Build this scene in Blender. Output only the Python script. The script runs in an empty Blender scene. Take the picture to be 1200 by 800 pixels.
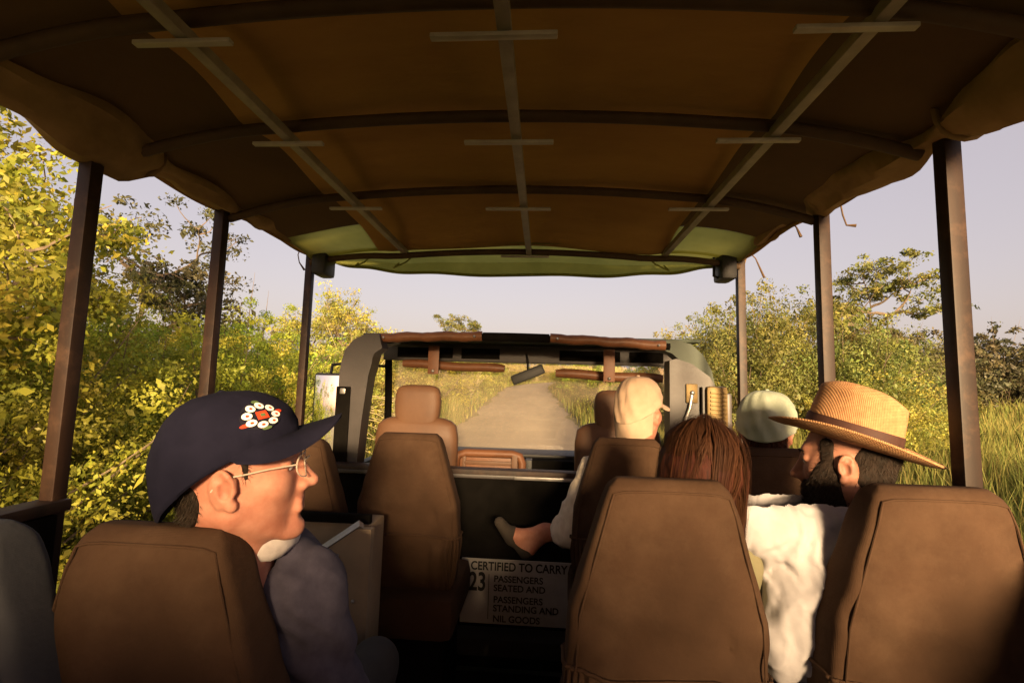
import bpy, bmesh, math, random
import numpy as np
from mathutils import Matrix, Vector
RAD = math.radians
rng = np.random.default_rng(7)
random.seed(7)
sc = bpy.context.scene
C = sc.collection

# ------------------------------------------------------------------ camera
ZC = 2.5                      # height of the camera over the ground
FPX, VPX, VPY, ROLL = 560.0, 637.0, 455.0, RAD(1.6)   # focal length and travel direction at a picture 1200 wide
def cam_basis():
    vx, vy = VPX - 600, VPY - 400
    x0 = vx*math.cos(ROLL) + vy*math.sin(ROLL)
    y0 = -vx*math.sin(ROLL) + vy*math.cos(ROLL)
    yaw = math.atan2(x0, FPX); pit = math.atan2(y0*math.cos(yaw), FPX)
    f = Vector((-math.sin(yaw)*math.cos(pit), math.cos(yaw)*math.cos(pit), math.sin(pit)))
    r = Vector((math.cos(yaw), math.sin(yaw), 0)); u = r.cross(f)
    r2 = r*math.cos(ROLL) + u*math.sin(ROLL); u2 = -r*math.sin(ROLL) + u*math.cos(ROLL)
    return r2, u2, f
_r, _u, _f = cam_basis()
cd = bpy.data.cameras.new('camera'); cam = bpy.data.objects.new('camera', cd); C.objects.link(cam)
cd.sensor_width = 36; cd.lens = FPX/1200*36; cd.clip_start = 0.03; cd.clip_end = 6000
cam.matrix_world = Matrix(((_r.x, _u.x, -_f.x, 0), (_r.y, _u.y, -_f.y, 0), (_r.z, _u.z, -_f.z, ZC), (0, 0, 0, 1)))
sc.camera = cam

# ------------------------------------------------------------------ light
SUN_EL, SUN_AZ = 9.0, 171.0     # azimuth clockwise from the driving direction (+Y)
world = bpy.data.worlds.new('World'); sc.world = world; world.use_nodes = True
wn, wl = world.node_tree.nodes, world.node_tree.links
bg = wn['Background']
sky = wn.new('ShaderNodeTexSky'); sky.sky_type = 'NISHITA'; sky.sun_disc = False
sky.sun_elevation = RAD(SUN_EL); sky.sun_rotation = RAD(SUN_AZ)
sky.air_density = 1.0; sky.dust_density = 4.0; sky.ozone_density = 1.0
tint = wn.new('ShaderNodeMix'); tint.data_type = 'RGBA'; tint.blend_type = 'MULTIPLY'; tint.inputs[0].default_value = 1
tint.inputs[7].default_value = (1.12, 0.82, 0.76, 1)
veil = wn.new('ShaderNodeMix'); veil.data_type = 'RGBA'; veil.inputs[0].default_value = .6      # even thin evening haze over the whole sky
veil.inputs[7].default_value = (2.02, 1.72, 1.78, 1)
wl.new(sky.outputs[0], tint.inputs[6]); wl.new(tint.outputs[2], veil.inputs[6]); wl.new(veil.outputs[2], bg.inputs[0])
bg.inputs[1].default_value = 0.085
sl = bpy.data.lights.new('sun', 'SUN'); sun = bpy.data.objects.new('sun', sl); C.objects.link(sun)
sl.energy = 5.0; sl.angle = RAD(12.0); sl.color = (1.0, 0.70, 0.38)
sd = Vector((math.sin(RAD(SUN_AZ))*math.cos(RAD(SUN_EL)), math.cos(RAD(SUN_AZ))*math.cos(RAD(SUN_EL)), math.sin(RAD(SUN_EL))))
sun.rotation_euler = sd.to_track_quat('Z', 'Y').to_euler(); sun.location = (0, 0, 30)
vs = sc.view_settings; vs.view_transform = 'Standard'; vs.look = 'None'; vs.gamma = 1; vs.exposure = 2.0
sc.cycles.max_bounces = 8; sc.cycles.transparent_max_bounces = 24
sc.cycles.diffuse_bounces = 5
sc.cycles.use_denoising = True

# ------------------------------------------------------------------ materials
def lin(h):
    h = h.lstrip('#'); v = [int(h[i:i+2], 16)/255 for i in (0, 2, 4)]
    return tuple(x/12.92 if x <= .04045 else ((x+.055)/1.055)**2.4 for x in v) + (1,)
def mat(name, c1, c2=None, scale=8, rough=.8, bump=0, bscale=60, metal=0, spec=.3, sss=0, trans=0, attr=False, detail=4, stretch=None, weave=0, wscale=300, coat=0, dust=None):
    m = bpy.data.materials.new(name); m.use_nodes = True
    n, l = m.node_tree.nodes, m.node_tree.links
    b = n['Principled BSDF']; out = n['Material Output']
    b.inputs['Roughness'].default_value = rough; b.inputs['Metallic'].default_value = metal
    b.inputs['Specular IOR Level'].default_value = spec
    if coat: b.inputs['Coat Weight'].default_value = coat
    tc = n.new('ShaderNodeTexCoord'); vec = tc.outputs['Object']
    if stretch:
        mp = n.new('ShaderNodeMapping'); mp.inputs['Scale'].default_value = stretch
        l.new(vec, mp.inputs[0]); vec = mp.outputs[0]
    col = None
    if c2:
        nz = n.new('ShaderNodeTexNoise'); nz.inputs['Scale'].default_value = scale; nz.inputs['Detail'].default_value = detail
        nz.inputs['Roughness'].default_value = .62
        l.new(vec, nz.inputs['Vector'])
        cr = n.new('ShaderNodeValToRGB'); cr.color_ramp.elements[0].position = .34; cr.color_ramp.elements[1].position = .68
        cr.color_ramp.elements[0].color = c1; cr.color_ramp.elements[1].color = c2
        l.new(nz.outputs[0], cr.inputs[0]); col = cr.outputs[0]
        rr = n.new('ShaderNodeMapRange'); rr.inputs[3].default_value = max(0, rough-.1); rr.inputs[4].default_value = min(1, rough+.1)
        l.new(nz.outputs[0], rr.inputs[0]); l.new(rr.outputs[0], b.inputs['Roughness'])
    else:
        b.inputs['Base Color'].default_value = c1
    if dust:
        dn = n.new('ShaderNodeTexNoise'); dn.inputs['Scale'].default_value = dust[1]; dn.inputs['Detail'].default_value = 12; dn.inputs['Roughness'].default_value = .72
        l.new(tc.outputs['Object'], dn.inputs['Vector']); dr = n.new('ShaderNodeMapRange'); dr.inputs[1].default_value = .50; dr.inputs[2].default_value = .72; dr.inputs[4].default_value = dust[2]
        l.new(dn.outputs[0], dr.inputs[0]); dm = n.new('ShaderNodeMix'); dm.data_type = 'RGBA'; l.new(dr.outputs[0], dm.inputs[0])
        if col: l.new(col, dm.inputs[6])
        else: dm.inputs[6].default_value = c1
        dm.inputs[7].default_value = dust[0]; col = dm.outputs[2]
    if attr:
        at = n.new('ShaderNodeAttribute'); at.attribute_name = 'tint'
        mx = n.new('ShaderNodeMix'); mx.data_type = 'RGBA'; mx.blend_type = 'MULTIPLY'; mx.inputs[0].default_value = 1
        if col: l.new(col, mx.inputs[6])
        else: mx.inputs[6].default_value = c1
        l.new(at.outputs['Color'], mx.inputs[7]); col = mx.outputs[2]
        oi = n.new('ShaderNodeObjectInfo'); hs = n.new('ShaderNodeHueSaturation')
        mh = n.new('ShaderNodeMapRange'); mh.inputs[3].default_value = .49; mh.inputs[4].default_value = .535
        l.new(oi.outputs['Random'], mh.inputs[0]); l.new(mh.outputs[0], hs.inputs['Hue'])
        mv = n.new('ShaderNodeMapRange'); mv.inputs[3].default_value = .8; mv.inputs[4].default_value = 1.2
        l.new(oi.outputs['Random'], mv.inputs[0]); l.new(mv.outputs[0], hs.inputs['Value'])
        l.new(col, hs.inputs['Color']); col = hs.outputs[0]
    if col: l.new(col, b.inputs['Base Color'])
    h = None
    if bump:
        nb = n.new('ShaderNodeTexNoise'); nb.inputs['Scale'].default_value = bscale; nb.inputs['Detail'].default_value = 5
        l.new(vec, nb.inputs['Vector']); h = nb.outputs[0]
        bp = n.new('ShaderNodeBump'); bp.inputs['Strength'].default_value = bump; bp.inputs['Distance'].default_value = min(.02, .16/bscale)
        l.new(h, bp.inputs['Height']); nrm = bp.outputs[0]
        if weave:
            w1 = n.new('ShaderNodeTexWave'); w1.inputs['Scale'].default_value = wscale; w1.bands_direction = 'X'
            w2 = n.new('ShaderNodeTexWave'); w2.inputs['Scale'].default_value = wscale; w2.bands_direction = 'Z'
            l.new(tc.outputs['Object'], w1.inputs[0]); l.new(tc.outputs['Object'], w2.inputs[0])
            ad = n.new('ShaderNodeMath'); ad.operation = 'MULTIPLY'; l.new(w1.outputs[1], ad.inputs[0]); l.new(w2.outputs[1], ad.inputs[1])
            b2 = n.new('ShaderNodeBump'); b2.inputs['Strength'].default_value = weave; b2.inputs['Distance'].default_value = .003
            l.new(ad.outputs[0], b2.inputs['Height']); l.new(nrm, b2.inputs['Normal']); nrm = b2.outputs[0]
        l.new(nrm, b.inputs['Normal'])
    if sss:
        b.inputs['Subsurface Weight'].default_value = sss; b.inputs['Subsurface Radius'].default_value = (.012, .004, .002)
        b.inputs['Subsurface Scale'].default_value = 1
    if trans:
        tr = n.new('ShaderNodeBsdfTranslucent'); ms = n.new('ShaderNodeMixShader'); ms.inputs[0].default_value = trans
        if col: l.new(col, tr.inputs[0])
        else: tr.inputs[0].default_value = c1
        l.new(b.outputs[0], ms.inputs[1]); l.new(tr.outputs[0], ms.inputs[2]); l.new(ms.outputs[0], out.inputs[0])
    return m
def rgb(r, g, b): return (r, g, b, 1)
MT = dict(
    seat=mat('seat_canvas', rgb(.036, .0195, .011), rgb(.058, .0315, .018), 4, .92, .5, 70, weave=.2, wscale=160, spec=.12, detail=10, dust=(rgb(.10, .062, .037), 3.0, .45)),
    seat_dark=mat('seat_canvas_gusset', rgb(.085, .045, .024), rgb(.12, .065, .034), 6, .75, .25, 40, weave=.1, wscale=160),
    charcoal=mat('charcoal_fabric', rgb(.040, .042, .050), rgb(.058, .060, .068), 6, .9, .3, 60, weave=.1),
    leather=mat('tan_leather', rgb(.105, .042, .019), rgb(.16, .066, .029), 9, .5, .3, 50),
    cabseat=mat('cab_seat_vinyl', rgb(.090, .043, .022), rgb(.125, .062, .032), 4, .55, .2, 50),
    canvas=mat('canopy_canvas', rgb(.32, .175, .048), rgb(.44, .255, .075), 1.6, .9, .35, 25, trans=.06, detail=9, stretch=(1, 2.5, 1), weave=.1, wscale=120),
    olive=mat('olive_canvas', rgb(.26, .27, .06), rgb(.36, .36, .085), 4, .85, .3, 30, trans=.55),
    roll=mat('rolled_canvas', rgb(.20, .125, .05), rgb(.32, .21, .095), 6, .9, .5, 30),
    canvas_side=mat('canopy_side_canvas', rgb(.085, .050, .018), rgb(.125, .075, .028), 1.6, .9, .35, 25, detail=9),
    steel=mat('rail_steel', rgb(.22, .19, .15), rgb(.34, .30, .24), 12, .5, .15, 60, metal=.25),
    plate=mat('joint_plate_steel', rgb(.32, .29, .24), rgb(.42, .39, .33), 14, .45, .15, 60, metal=.25),
    hoop=mat('hoop_paint', rgb(.05, .028, .012), rgb(.075, .043, .02), 10, .7, .2, 50),
    post=mat('post_paint', rgb(.012, .007, .005), rgb(.034, .016, .009), 9, .55, .1, 60, spec=.25, stretch=(1,1,.15), dust=(rgb(.085, .045, .025), 14, .55)),
    black=mat('black_paint', rgb(.004, .0035, .003), rgb(.008, .007, .006), 6, .9, .15, 40, spec=.03),
    floor=mat('deck_floor', rgb(.012, .010, .008), rgb(.02, .017, .014), 5, .85, .3, 60),
    cabgreen=mat('cab_green_paint', rgb(.032, .044, .030), rgb(.048, .062, .044), 5, .5, .1, 30, spec=.2),
    cabgrey=mat('cab_grey_trim', rgb(.020, .016, .0155), rgb(.036, .029, .028), 5, .5, .15, 50, spec=.5),
    brass=mat('brass_plate', rgb(.10, .066, .022), rgb(.15, .10, .035), 20, .5, .1, 60, metal=.4),
    box=mat('locker_board', rgb(.20, .15, .10), rgb(.26, .20, .13), 7, .7, .2, 60),
    alu=mat('aluminium_edge', rgb(.22, .21, .2), rgb(.32, .31, .3), 20, .35, .1, 60, metal=.7),
    sign=mat('sign_white', rgb(.29, .27, .25), rgb(.37, .345, .325), 7, .7, .1, 40),
    ink=mat('sign_ink', rgb(.012, .011, .011), rough=.6),
    mirror=mat('mirror_glass', rgb(.85, .85, .85), rough=.03, metal=1),
    plastic=mat('black_plastic', rgb(.012, .012, .012), rgb(.02, .02, .02), 10, .5, .2, 80),
    rubber=mat('tyre_rubber', rgb(.015, .015, .015), rgb(.025, .025, .024), 10, .85, .3, 60),
    cord=mat('cord', rgb(.16, .10, .06), rgb(.2, .13, .08), 20, .9),
    skin=mat('skin', rgb(.33, .125, .080), rgb(.46, .215, .145), 22, .6, .3, 260, sss=.1, spec=.3, detail=8),
    skin2=mat('skin_tan', rgb(.23, .095, .06), rgb(.33, .155, .10), 22, .6, .3, 260, sss=.12, spec=.4),
    lip=mat('lip', rgb(.42, .13, .09), rgb(.48, .17, .12), 30, .45, .1, 150),
    eye=mat('eye', rgb(.6, .58, .55), rough=.2), iris=mat('iris', rgb(.03, .02, .015), rough=.15),
    navy=mat('navy_cotton', rgb(.006, .006, .014), rgb(.011, .0105, .022), 9, .95, .4, 80, spec=.08, weave=.15, wscale=260),
    fleece=mat('navy_fleece', rgb(.040, .036, .056), rgb(.062, .056, .082), 30, .95, .5, 260),
    collar=mat('pale_collar', rgb(.45, .40, .38), rgb(.58, .53, .50), 40, .95, .6, 220),
    tshirt=mat('white_cotton', rgb(.29, .275, .29), rgb(.37, .355, .37), 9, .9, .25, 70),
    knit=mat('cream_knit', rgb(.52, .45, .36), rgb(.66, .58, .48), 30, .95, .9, 120, stretch=(1, 1, .35)),
    olivecloth=mat('olive_cotton', rgb(.12, .11, .06), rgb(.17, .15, .09), 9, .9, .3, 70),
    beige=mat('beige_cotton', rgb(.36, .25, .17), rgb(.45, .32, .225), 9, .9, .3, 80, weave=.15, wscale=200),
    mint=mat('washed_green_cotton', rgb(.30, .34, .26), rgb(.40, .43, .34), 8, .9, .3, 80, weave=.15, wscale=200),
    straw=mat('woven_straw', rgb(.36, .18, .08), rgb(.48, .26, .12), 60, .75, .5, 200, weave=.8, wscale=90),
    band=mat('hat_band', rgb(.035, .014, .010), rgb(.055, .022, .015), 20, .7, .2, 90),
    hair=mat('dark_hair', rgb(.010, .007, .005), rgb(.022, .014, .010), 60, .8, .6, 200, spec=.12),
    red=mat('auburn_hair', rgb(.014, .005, .0035), rgb(.05, .013, .007), 30, .7, .2, 90, stretch=(3, 3, .3), spec=.12),
    strand=mat('auburn_strand', rgb(.042, .013, .008), rough=.7, spec=.1, attr=True), dstrand=mat('dark_strand', rgb(.022, .014, .010), rough=.6, spec=.2, attr=True),
    trouser=mat('dark_trousers', rgb(.03, .03, .032), rgb(.045, .045, .048), 9, .9, .3, 70),
    shoe=mat('grey_canvas_shoe', rgb(.028, .022, .017), rgb(.042, .033, .026), 12, .9, .4, 90),
    wire=mat('spectacle_wire', rgb(.55, .45, .36), rough=.35, metal=.3),
    bead_w=mat('bead_white', rgb(.75, .72, .68), rough=.35), bead_r=mat('bead_red', rgb(.55, .05, .02), rough=.35),
    bead_g=mat('bead_green', rgb(.08, .12, .05), rough=.4), bead_k=mat('bead_black', rgb(.012, .012, .02), rough=.4),
    bark=mat('bark', rgb(.10, .075, .05), rgb(.17, .13, .09), 12, .9, .6, 30),
    twig=mat('pale_twig', rgb(.30, .25, .13), rgb(.40, .34, .19), 12, .9, .3, 30),
)
def glass(name, fac, dust):
    m = bpy.data.materials.new(name); m.use_nodes = True
    n, l = m.node_tree.nodes, m.node_tree.links; n.remove(n['Principled BSDF']); out = n['Material Output']
    tr = n.new('ShaderNodeBsdfTransparent'); gl = n.new('ShaderNodeBsdfGlossy'); gl.inputs['Roughness'].default_value = .02
    df = n.new('ShaderNodeBsdfDiffuse'); df.inputs[0].default_value = rgb(.5, .42, .3)
    a = n.new('ShaderNodeMixShader'); a.inputs[0].default_value = fac; b = n.new('ShaderNodeMixShader'); b.inputs[0].default_value = dust
    l.new(tr.outputs[0], a.inputs[1]); l.new(gl.outputs[0], a.inputs[2]); l.new(a.outputs[0], b.inputs[1]); l.new(df.outputs[0], b.inputs[2])
    l.new(b.outputs[0], out.inputs[0]); return m
MT['glass'] = glass('windscreen_glass', .04, .14); MT['lens'] = glass('spectacle_glass', .06, .0)

# ------------------------------------------------------------------ mesh helpers
def mesh_np(name, V, Fq, mats, smooth=True, midx=None, tint=None):
    me = bpy.data.meshes.new(name)
    V = np.asarray(V, dtype=np.float32); Fq = np.asarray(Fq, dtype=np.int32)
    k = Fq.shape[1]; nf = len(Fq)
    me.vertices.add(len(V)); me.vertices.foreach_set('co', V.ravel())
    me.loops.add(nf*k); me.loops.foreach_set('vertex_index', Fq.ravel())
    me.polygons.add(nf); me.polygons.foreach_set('loop_start', np.arange(nf, dtype=np.int32)*k)
    try: me.polygons.foreach_set('loop_total', np.full(nf, k, dtype=np.int32))
    except Exception: pass
    if smooth: me.polygons.foreach_set('use_smooth', np.ones(nf, dtype=bool))
    if midx is not None: me.polygons.foreach_set('material_index', np.asarray(midx, dtype=np.int32))
    for m in (mats if isinstance(mats, (list, tuple)) else [mats]): me.materials.append(m)
    if tint is not None:
        a = me.color_attributes.new('tint', 'FLOAT_COLOR', 'POINT')
        a.data.foreach_set('color', np.asarray(tint, dtype=np.float32).ravel())
    me.update(calc_edges=True); me.validate()
    return me
def mesh_pd(name, V, F, m, smooth=False):
    me = bpy.data.meshes.new(name); me.from_pydata([tuple(v) for v in V], [], [tuple(f) for f in F])
    if smooth: me.polygons.foreach_set('use_smooth', [True]*len(me.polygons))
    me.materials.append(m); me.update(); return me
class MB:                                   # collects shapes in one mesh
    def __init__(s): s.V = []; s.F = []; s.sm = []
    def add(s, V, F, smooth=False):
        o = len(s.V); s.V += [tuple(v) for v in V]; s.F += [tuple(i+o for i in f) for f in F]; s.sm += [smooth]*len(F); return s
    def box(s, lo, hi, bev=.004, R=None, T=None):
        lo, hi = [min(a, b) for a, b in zip(lo, hi)], [max(a, b) for a, b in zip(lo, hi)]
        bm = bmesh.new(); bmesh.ops.create_cube(bm, size=1)
        for v in bm.verts: v.co = Vector([(l+h)/2 + c*(h-l) for l, h, c in zip(lo, hi, v.co)])
        if bev: bmesh.ops.bevel(bm, geom=bm.edges[:], offset=min(bev, .45*min(h-l for l, h in zip(lo, hi))), segments=2, profile=.6, affect='EDGES')
        if R is not None: bm.transform(R)
        if T is not None: bmesh.ops.translate(bm, vec=T, verts=bm.verts)
        bm.verts.index_update(); s.add([v.co[:] for v in bm.verts], [[v.index for v in f.verts] for f in bm.faces], True); bm.free(); return s
    def tube(s, pts, r, n=10, caps=True, flat=1.0):
        P = [Vector(p) for p in pts]; rs = r if isinstance(r, (list, tuple, np.ndarray)) else [r]*len(P)
        V = []; F = []; up = None
        for i, p in enumerate(P):
            t = (P[min(i+1, len(P)-1)] - P[max(i-1, 0)]).normalized()
            if up is None: up = Vector((0, 0, 1)) if abs(t.z) < .9 else Vector((0, 1, 0))
            a = t.cross(up).normalized(); b = a.cross(t).normalized(); up = b
            for k in range(n):
                th = 2*math.pi*k/n; V.append(p + a*math.cos(th)*rs[i] + b*math.sin(th)*rs[i]*flat)
        for i in range(len(P)-1):
            for k in range(n): F.append((i*n+k, i*n+(k+1) % n, (i+1)*n+(k+1) % n, (i+1)*n+k))
        if caps: F.append(tuple(range(n))[::-1]); F.append(tuple(range((len(P)-1)*n, len(P)*n)))
        return s.add(V, F, True)
    def sphere(s, c, r, nu=14, nv=9):
        r = r if isinstance(r, (tuple, list)) else (r, r, r); V = []; F = []
        for j in range(nv+1):
            ph = math.pi*j/nv
            for i in range(nu): th = 2*math.pi*i/nu; V.append((c[0]+r[0]*math.sin(ph)*math.cos(th), c[1]+r[1]*math.sin(ph)*math.sin(th), c[2]+r[2]*math.cos(ph)))
        for j in range(nv):
            for i in range(nu): F.append((j*nu+i, (j+1)*nu+i, (j+1)*nu+(i+1) % nu, j*nu+(i+1) % nu))
        return s.add(V, F, True)
    def grid(s, P, close=False):             # P[i][j]
        P = np.asarray(P); a, b = P.shape[:2]; F = []
        for i in range(a-1):
            for j in range(b if close else b-1): F.append((i*b+j, i*b+(j+1) % b, (i+1)*b+(j+1) % b, (i+1)*b+j))
        return s.add(P.reshape(-1, 3), F, True)
    def mesh(s, name, m):
        me = bpy.data.meshes.new(name); me.from_pydata(s.V, [], s.F); me.polygons.foreach_set('use_smooth', s.sm); me.materials.append(m); me.update()
        bm = bmesh.new(); bm.from_mesh(me); bmesh.ops.remove_doubles(bm, verts=bm.verts, dist=1e-5); bmesh.ops.recalc_face_normals(bm, faces=bm.faces); bm.to_mesh(me); bm.free()
        try: me.set_sharp_from_angle(angle=RAD(50))
        except Exception: pass
        return me
def thing(name, loc, label, cat, group=None):
    o = bpy.data.objects.new(name, None); C.objects.link(o); o.location = loc; o.empty_display_size = .2
    o['label'] = label; o['category'] = cat
    if group: o['group'] = group
    return o
def obj(name, me, parent=None, loc=(0, 0, ZC)):
    """Mesh drawn about the eye point: loc is its world offset; a part keeps that place under its parent."""
    o = bpy.data.objects.new(name, me); C.objects.link(o); o.location = loc
    if parent:
        o.parent = parent
        w = Vector(loc)
        p = parent
        while p: w = w - Vector(p.location); p = p.parent
        o.location = w
    return o
def struct(o): o['kind'] = 'structure'; return o
def part(name, mb, m, parent): return obj(name, mb.mesh(name, MT[m] if isinstance(m, str) else m), parent)

# ------------------------------------------------------------------ signed-distance modelling for bodies and cloth
def smin(a, b, k):
    if k <= 0: return np.minimum(a, b)
    h = np.clip(.5+.5*(b-a)/k, 0, 1); return b*(1-h)+a*h-k*h*(1-h)
def smax(a, b, k): return -smin(-a, -b, k)
class SDF:
    def __init__(s): s.ops = []
    def ell(s, c, r, k=.02, R=None, sub=False): s.ops.append(('e', c, r, k, R, sub)); return s
    def cap(s, a, b, ra, rb=None, k=.02, sub=False): s.ops.append(('c', a, b, ra, ra if rb is None else rb, k, sub)); return s
    def eval(s, P):
        d = None
        for o in s.ops:
            if o[0] == 'e':
                q = P - np.array(o[1], dtype=np.float32)
                if o[4] is not None: q = q @ np.array(o[4], dtype=np.float32)
                r = np.array(o[2], dtype=np.float32)
                k0 = np.sqrt(((q/r)**2).sum(-1)); k1 = np.sqrt(((q/r**2)**2).sum(-1))+1e-9
                e = k0*(k0-1)/k1; k, sub = o[3], o[5]
            else:
                a = np.array(o[1], dtype=np.float32); b = np.array(o[2], dtype=np.float32); ab = b-a
                h = np.clip(((P-a)@ab)/max(1e-9, float(ab@ab)), 0, 1)
                e = np.sqrt(((P-a-h[:, None]*ab)**2).sum(-1)) - (o[3]+(o[4]-o[3])*h); k, sub = o[5], o[6]
            d = e if d is None else (smax(d, -e, k) if sub else smin(d, e, k))
        return d
def nets(fn, lo, hi, h):
    lo = np.array(lo, dtype=np.float32); n = [int((b-a)/h)+2 for a, b in zip(lo, hi)]
    ax = [lo[i]+h*np.arange(n[i], dtype=np.float32) for i in range(3)]
    G = np.stack(np.meshgrid(*ax, indexing='ij'), -1).reshape(-1, 3)
    D = np.concatenate([fn(G[i:i+200000]) for i in range(0, len(G), 200000)]).reshape(n)
    S = D < 0
    c = [n[0]-1, n[1]-1, n[2]-1]
    sl_ = lambda A, i, j, k: A[i:i+c[0], j:j+c[1], k:k+c[2]]
    cnt = sum(sl_(S, i, j, k).astype(np.int8) for i in (0, 1) for j in (0, 1) for k in (0, 1))
    act = (cnt > 0) & (cnt < 8); idx = np.full(c, -1, dtype=np.int32); I = np.argwhere(act); idx[act] = np.arange(len(I))
    acc = np.zeros((len(I), 3), dtype=np.float32); num = np.zeros(len(I), dtype=np.float32)
    cor = [(i, j, k) for i in (0, 1) for j in (0, 1) for k in (0, 1)]
    for a in cor:
        for axis in range(3):
            if a[axis]: continue
            b = list(a); b[axis] = 1
            va = D[I[:, 0]+a[0], I[:, 1]+a[1], I[:, 2]+a[2]]; vb = D[I[:, 0]+b[0], I[:, 1]+b[1], I[:, 2]+b[2]]
            m = (va < 0) != (vb < 0); t = np.where(m, va/(va-vb+1e-12), 0)
            p = np.tile(np.array(a, dtype=np.float32), (len(I), 1)); p[:, axis] = t
            acc += p*m[:, None]; num += m
    V = lo + h*(I + acc/np.maximum(num, 1)[:, None])
    Q = []
    for axis in range(3):
        u, v = [(1, 2), (2, 0), (0, 1)][axis]
        s0 = [slice(None)]*3; s1 = [slice(None)]*3; s0[axis] = slice(0, -1); s1[axis] = slice(1, None)
        A, B = S[tuple(s0)], S[tuple(s1)]; E = np.argwhere(A != B)
        E = E[(E[:, u] > 0) & (E[:, v] > 0) & (E[:, u] < n[u]-1) & (E[:, v] < n[v]-1)]
        if not len(E): continue
        ins = A[E[:, 0], E[:, 1], E[:, 2]]
        def g(du, dv):
            e = E.copy(); e[:, u] -= du; e[:, v] -= dv; return idx[e[:, 0], e[:, 1], e[:, 2]]
        q = np.stack([g(1, 1), g(0, 1), g(0, 0), g(1, 0)], 1); q[~ins] = q[~ins][:, ::-1]; Q.append(q)
    Q = np.concatenate(Q); Q = Q[(Q >= 0).all(1)]
    return V, Q
def wob(P, amp, f, ph=0.0, dirv=(1, .4, .7)):
    d = np.array(dirv); s = P@(d*f)
    return amp*np.sin(s+ph+1.7*np.sin(P@np.array([.6*f, -.5*f, .33*f])+ph)+1.1*np.sin(P@np.array([-.3*f, .45*f, .8*f])+2*ph))
def rotm(yaw=0, pitch=0, roll=0):           # yaw about Z, pitch about X, roll about Y (degrees)
    return np.array((Matrix.Rotation(RAD(yaw), 3, 'Z') @ Matrix.Rotation(RAD(pitch), 3, 'X') @ Matrix.Rotation(RAD(roll), 3, 'Y')), dtype=np.float32)

# ================================================================== SETTING
def zg(x, y):
    x = np.asarray(x, dtype=float); y = np.asarray(y, dtype=float)
    s = np.where(y < 90, .042*y, .042*90 + 1.2*np.tanh((y-90)/60)*.9 - np.maximum(0, y-200)*.004)
    s = np.where(y < -40, -.042*40 + (y+40)*.002, s)
    lump = .10*np.sin(x*.31+1.3)*np.sin(y*.27) + .05*np.sin(x*.9+y*.7)
    edge = np.clip((np.abs(x-road_x(y))-2.6)/3, 0, 1)
    return s + lump*edge + .12*edge
def road_x(y):
    y = np.asarray(y, dtype=float)
    return -.35 - .030*np.clip(y, 0, 60) + np.where(y > 55, .0060*(y-55)**2, 0)*np.where(y > 140, 0, 1) + np.where(y > 140, .0060*85**2+1.02*(y-140), 0)
def axis_pts(a, near, step, far):
    p = list(np.arange(-near, near+1e-6, step)); d = near; s = step
    while d < far: s *= 1.35; d += s; p = [-d]+p+[d]
    return np.array(p)
gx = axis_pts(0, 26, .8, 2500); gy = axis_pts(0, 110, 1.6, 2500)
X, Y = np.meshgrid(gx, gy, indexing='ij'); V = np.stack([X, Y, zg(X, Y)-.03], -1).reshape(-1, 3)
ny = len(gy); ii, jj = np.meshgrid(np.arange(len(gx)-1), np.arange(ny-1), indexing='ij')
Q = np.stack([ii*ny+jj, (ii+1)*ny+jj, (ii+1)*ny+jj+1, ii*ny+jj+1], -1).reshape(-1, 4)
m_ground = mat('grassy_soil', rgb(.10, .095, .035), rgb(.19, .16, .075), 1.2, .95, .6, 12, detail=8)
struct(obj('ground', mesh_np('ground', V, Q, m_ground), loc=(0, 0, 0)))
# road sheet following the ground, uneven edges
ys = np.concatenate([np.arange(-60, 150, 1.0), np.arange(150, 320, 6)])
us = np.linspace(-1, 1, 15); R = []
for y in ys:
    w = 2.5 + .18*math.sin(y*.7)+.12*math.sin(y*1.9+1); cx = float(road_x(y)); row = []
    for u in us:
        x = cx+u*w; row.append((x, y, float(zg(cx, y)) + .012 - .03*u*u + .02*(1-abs(u)) + .012*math.sin(u*9)))
    R.append(row)
m_road = mat('dusty_tar', rgb(.18, .15, .11), rgb(.27, .22, .16), .8, .9, .5, 30, detail=10, stretch=(1, .12, 1), dust=(rgb(.34, .28, .19), .5, .6))
mb = MB().grid(R); struct(obj('road', mb.mesh('road', m_road), loc=(0, 0, 0)))

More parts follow.
